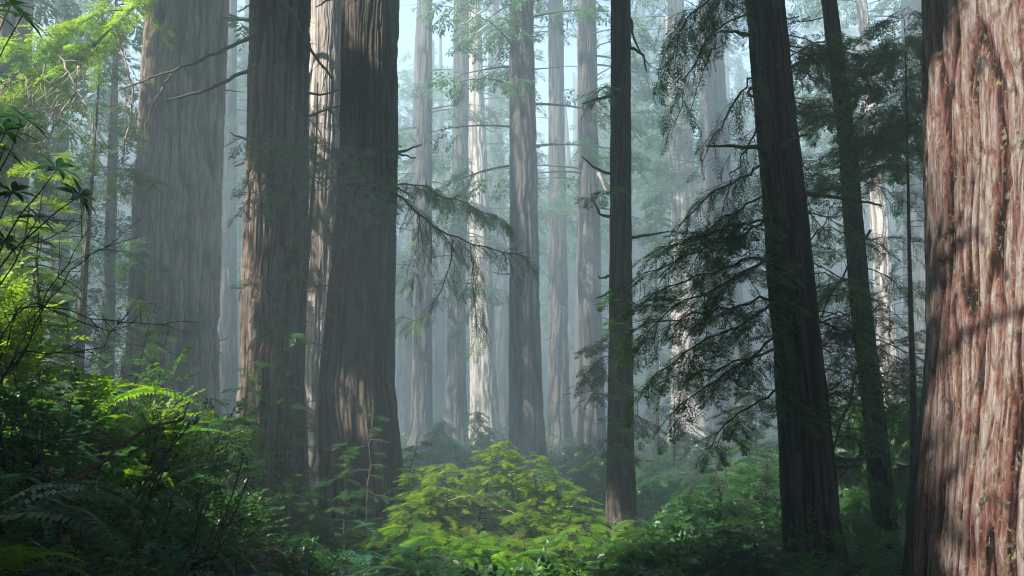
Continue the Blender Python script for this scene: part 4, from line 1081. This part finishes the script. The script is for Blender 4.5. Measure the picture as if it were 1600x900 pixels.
leafy_bush('small plant with light green leaves on the dark bank', bs((115, 6.0, 640), (180, 6.2, 655)), [M_LEAF], GL, seed=8, ss=.17, L=.3, nb=10)
leafy_bush('tangled dark shrub at the left edge above the arching ferns', bs((20, 7.0, 600), (70, 7.1, 615)), [M_FERN], GL, seed=9, ss=.2, L=.6)
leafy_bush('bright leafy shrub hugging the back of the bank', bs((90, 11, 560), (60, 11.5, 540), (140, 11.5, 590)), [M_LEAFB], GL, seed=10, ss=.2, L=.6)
leafy_bush('low leafy shrub in the bottom middle before the pair', bs((470, 9.6, 868), (520, 9.4, 880)), [M_LEAF], GL, seed=11, ss=.17, L=.4)
leafy_bush('leafy green shrub below the gap behind the leaning trees', bs((1240, 17.5, 690), (1225, 18, 720)), [M_LEAF], GR, seed=12, ss=.24, L=.6)
leafy_bush('large leaved hazy shrub between the leaning trees and the mossy trunk', bs((1400, 18, 600), (1375, 18.5, 640), (1335, 18.5, 650)), [M_LEAF], GR, seed=13, ss=.34, L=.8, tm=WHORL, nb=12)

# dark feathery hemlock at the left
conifer_bush('dark feathery hemlock bush at the left edge between the two bright patches', bs((25, 9.0, 320), (75, 9.2, 370), (-15, 8.9, 335)), [M_CONIFER], None, L=.7, seed=30, ss=.2, nb=36, ns=9, name='hemlock_bush')
conifer_bush('thin hemlock bush with sparse twigs over the leafy bank', bs((165, 13, 470), (205, 13.4, 500)), [M_FARLEAF], None, L=.9, seed=31, ss=.24, nb=26, ns=6, name='hemlock_bush')

# rhododendron with dark whorls
root_xy = (-3.5, 5.5); zg = float(ground_z(*root_xy))
rh = thing('rhododendron', 'dark rhododendron with whorls of long leaves against the bright sprays', 'shrub', (*root_xy, zg))
w_, l_ = Acc(), Acc()
base = np.array([*root_xy, zg - .1])
tips = [(34, 25, 5.0, .17), (18, 8, 5.1, .15), (38, 185, 5.0, .17), (8, 205, 4.9, .16), (5, 235, 5.1, .15), (88, 262, 5.2, .15), (125, 305, 5.2, .15), (20, 300, 5.3, .15), (60, 340, 5.5, .14), (-20, 120, 5.1, .17), (-30, 270, 5.2, .17), (-15, 20, 5.0, .17)]
for k, (px, py, Y, s) in enumerate(tips):
    p = W(px, py, Y); mid = W(px * .4 - 40, py + 90 + 20 * (k % 3), Y + .1); low = W(-70, 520, 5.4)
    P = smooth_path([base, low, mid, p], 18, .006); tube(w_, P, np.linspace(.012, .003, 18), 6, 0)
    d = P[-1] - P[-3] + np.array([0, -.02, .03])
    l_.inst(WHORL[k % 2], p[None], d[None], np.array([[0., -1, .3]]), s, 0)
    if k % 2: l_.inst(WHORL[(k + 1) % 2], P[-4][None], (d + [0, -.03, .0])[None], np.array([[0., -1, .3]]), s * .8, 0)
w_.build('stems', [M_TWIG], rh, loc(rh)); l_.build('foliage', [M_RHODO], rh, loc(rh))

# bare dark twigs hanging across the left
root_xy = (-3.9, 7.2); zg = float(ground_z(*root_xy))
dt = thing('dead_bush', 'leafless dark bush with thin curved twigs crossing before the broad grey redwood', 'shrub', (*root_xy, zg))
w_ = Acc(); base = np.array([*root_xy, zg - .1])
for pts in ([(0, 390, 7.1), (45, 385, 7.1), (90, 372, 7.2), (112, 345, 7.2)], [(20, 470, 7), (90, 480, 7.0), (180, 505, 7.0), (230, 512, 7.1), (275, 505, 7.1), (312, 497, 7.1)], [(40, 460, 7), (110, 500, 7), (165, 512, 7), (195, 520, 7), (215, 500, 7.05)],
            [(10, 580, 7), (50, 530, 7), (70, 480, 7), (62, 440, 7)], [(40, 520, 7), (90, 430, 7.1), (130, 380, 7.1), (125, 300, 7.1)], [(60, 500, 7), (110, 410, 7), (170, 380, 7), (215, 370, 7)], [(30, 540, 7), (110, 560, 7), (170, 540, 7.1), (210, 470, 7.1)]):
    P = smooth_path([base] + pp(pts), 20, .012); tube(w_, P, np.linspace(.008, .0025, 20), 5, 0); twigs(w_, P[8:], 12, .35, .003, mat=0)
o = w_.build('twigs', [M_TWIG], dt, loc(dt))
# fallen bare stick on the bank
stick = Acc(); P = smooth_path(pp([(95, 760, 5.3), (165, 720, 5.5), (195, 690, 5.7), (235, 665, 5.9), (285, 660, 6.0), (298, 628, 6.0)]), 20, .004); tube(stick, P, np.linspace(.014, .005, 20), 7, 0)
P = smooth_path(pp([(110, 745, 5.35), (160, 720, 5.5), (222, 711, 5.6)]), 12, .004); tube(stick, P, np.linspace(.010, .004, 12), 6, 0)
tag(stick.build('fallen_branch', [mat_wood('brown_stick', (.09, .05, .035), (.20, .12, .09))]), 'bare brown forked branch lying across the dark fern bank', 'branch')

# ================================================================== FERNS
fr_acc = []
for q in range(4):
    A = Acc(); A.add(FROND[q][0], FROND[q][1], 0, np.repeat(np.random.default_rng(q).random(len(FROND[q][1])), 4)); fr_acc.append({})
    for nm, mt in (('shade', M_FERN), ('sunlit_tone', M_FERNB), ('dead', M_DEAD)):  # shaded and sunlit colouring of one living frond, plus dead ones
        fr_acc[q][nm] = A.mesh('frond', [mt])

def fern(label, px, Y, size, n, kind='shade', group='sword ferns', lean=None, py=None, dead=0, seed=0):
    r = np.random.default_rng(1300 + seed)
    g = G(px, Y) if py is None else W(px, py, Y)
    root = thing('sword_fern', label, 'fern', (g[0], g[1], g[2] - .03), group)
    for k in range(n):
        a = 2 * math.pi * k / n + r.normal(0, .22)
        if lean is not None: a = lean + (k / max(n - 1, 1) - .5) * 3.4 + r.normal(0, .15)
        o = obj('frond', fr_acc[int(r.integers(4))]['dead' if k < dead else kind], root, (0, 0, .02), (r.normal(0, .25), r.uniform(-.55, .25) + (.6 if k < dead else 0), a), size * r.uniform(.75, 1.15))
    return root

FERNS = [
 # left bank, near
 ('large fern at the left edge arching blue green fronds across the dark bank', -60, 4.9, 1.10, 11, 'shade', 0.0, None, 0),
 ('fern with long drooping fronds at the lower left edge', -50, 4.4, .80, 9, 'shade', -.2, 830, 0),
 ('small sunlit fern peeping in at the bottom left corner', -20, 4.3, .5, 7, 'sunlit_tone', .2, 905, 0),
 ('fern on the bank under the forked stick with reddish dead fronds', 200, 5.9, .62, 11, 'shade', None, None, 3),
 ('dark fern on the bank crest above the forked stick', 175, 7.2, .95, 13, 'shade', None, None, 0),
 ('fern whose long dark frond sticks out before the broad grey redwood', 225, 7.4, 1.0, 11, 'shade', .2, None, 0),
 ('sunlit glowing fern on the bank crest', 135, 8.8, 1.05, 15, 'sunlit_tone', None, None, 0),
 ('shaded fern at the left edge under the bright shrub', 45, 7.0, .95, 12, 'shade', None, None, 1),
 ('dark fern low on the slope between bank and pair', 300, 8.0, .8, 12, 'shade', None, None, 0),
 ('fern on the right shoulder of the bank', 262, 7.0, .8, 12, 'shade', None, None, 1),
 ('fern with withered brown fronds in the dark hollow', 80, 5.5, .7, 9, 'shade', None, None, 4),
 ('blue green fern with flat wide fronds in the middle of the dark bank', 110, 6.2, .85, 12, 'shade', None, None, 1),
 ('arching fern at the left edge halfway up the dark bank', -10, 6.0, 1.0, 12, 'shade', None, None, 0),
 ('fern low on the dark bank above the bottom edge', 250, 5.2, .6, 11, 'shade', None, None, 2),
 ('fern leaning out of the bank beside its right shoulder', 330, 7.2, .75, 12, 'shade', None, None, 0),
 ('fern rising behind the crest right of the glowing fern', 205, 8.4, .9, 12, 'sunlit_tone', None, None, 0),
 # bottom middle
 ('lit fern with a dead curled frond left of the pair', 395, 14.5, 1.15, 13, 'sunlit_tone', None, None, 2),
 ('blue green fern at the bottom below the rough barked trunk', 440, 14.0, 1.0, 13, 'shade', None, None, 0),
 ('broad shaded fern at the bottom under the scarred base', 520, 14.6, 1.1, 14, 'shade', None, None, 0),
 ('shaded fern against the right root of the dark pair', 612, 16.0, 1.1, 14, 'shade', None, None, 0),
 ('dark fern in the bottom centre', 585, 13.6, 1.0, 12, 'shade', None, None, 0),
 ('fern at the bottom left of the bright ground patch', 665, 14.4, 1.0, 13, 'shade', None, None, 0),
 ('sunlit fern below the largest bright shrub', 715, 15.4, 1.05, 14, 'sunlit_tone', None, None, 0),
 ('bright fern in the middle of the sunlit front patch', 780, 15.0, 1.05, 14, 'sunlit_tone', None, None, 0),
 ('bright fern spreading before the shrub with pale dead twigs', 850, 15.6, 1.05, 14, 'sunlit_tone', None, None, 0),
 ('bright fern close to the foot of the slim dark redwood', 948, 16.5, 1.05, 13, 'sunlit_tone', None, None, 0),
 ('sunlit fern at the very bottom of the bright patch', 820, 14.2, 1.0, 12, 'sunlit_tone', None, None, 0),
 ('half shaded fern at the bottom right of the bright patch', 905, 14.4, 1.0, 12, 'sunlit_tone', None, None, 0),
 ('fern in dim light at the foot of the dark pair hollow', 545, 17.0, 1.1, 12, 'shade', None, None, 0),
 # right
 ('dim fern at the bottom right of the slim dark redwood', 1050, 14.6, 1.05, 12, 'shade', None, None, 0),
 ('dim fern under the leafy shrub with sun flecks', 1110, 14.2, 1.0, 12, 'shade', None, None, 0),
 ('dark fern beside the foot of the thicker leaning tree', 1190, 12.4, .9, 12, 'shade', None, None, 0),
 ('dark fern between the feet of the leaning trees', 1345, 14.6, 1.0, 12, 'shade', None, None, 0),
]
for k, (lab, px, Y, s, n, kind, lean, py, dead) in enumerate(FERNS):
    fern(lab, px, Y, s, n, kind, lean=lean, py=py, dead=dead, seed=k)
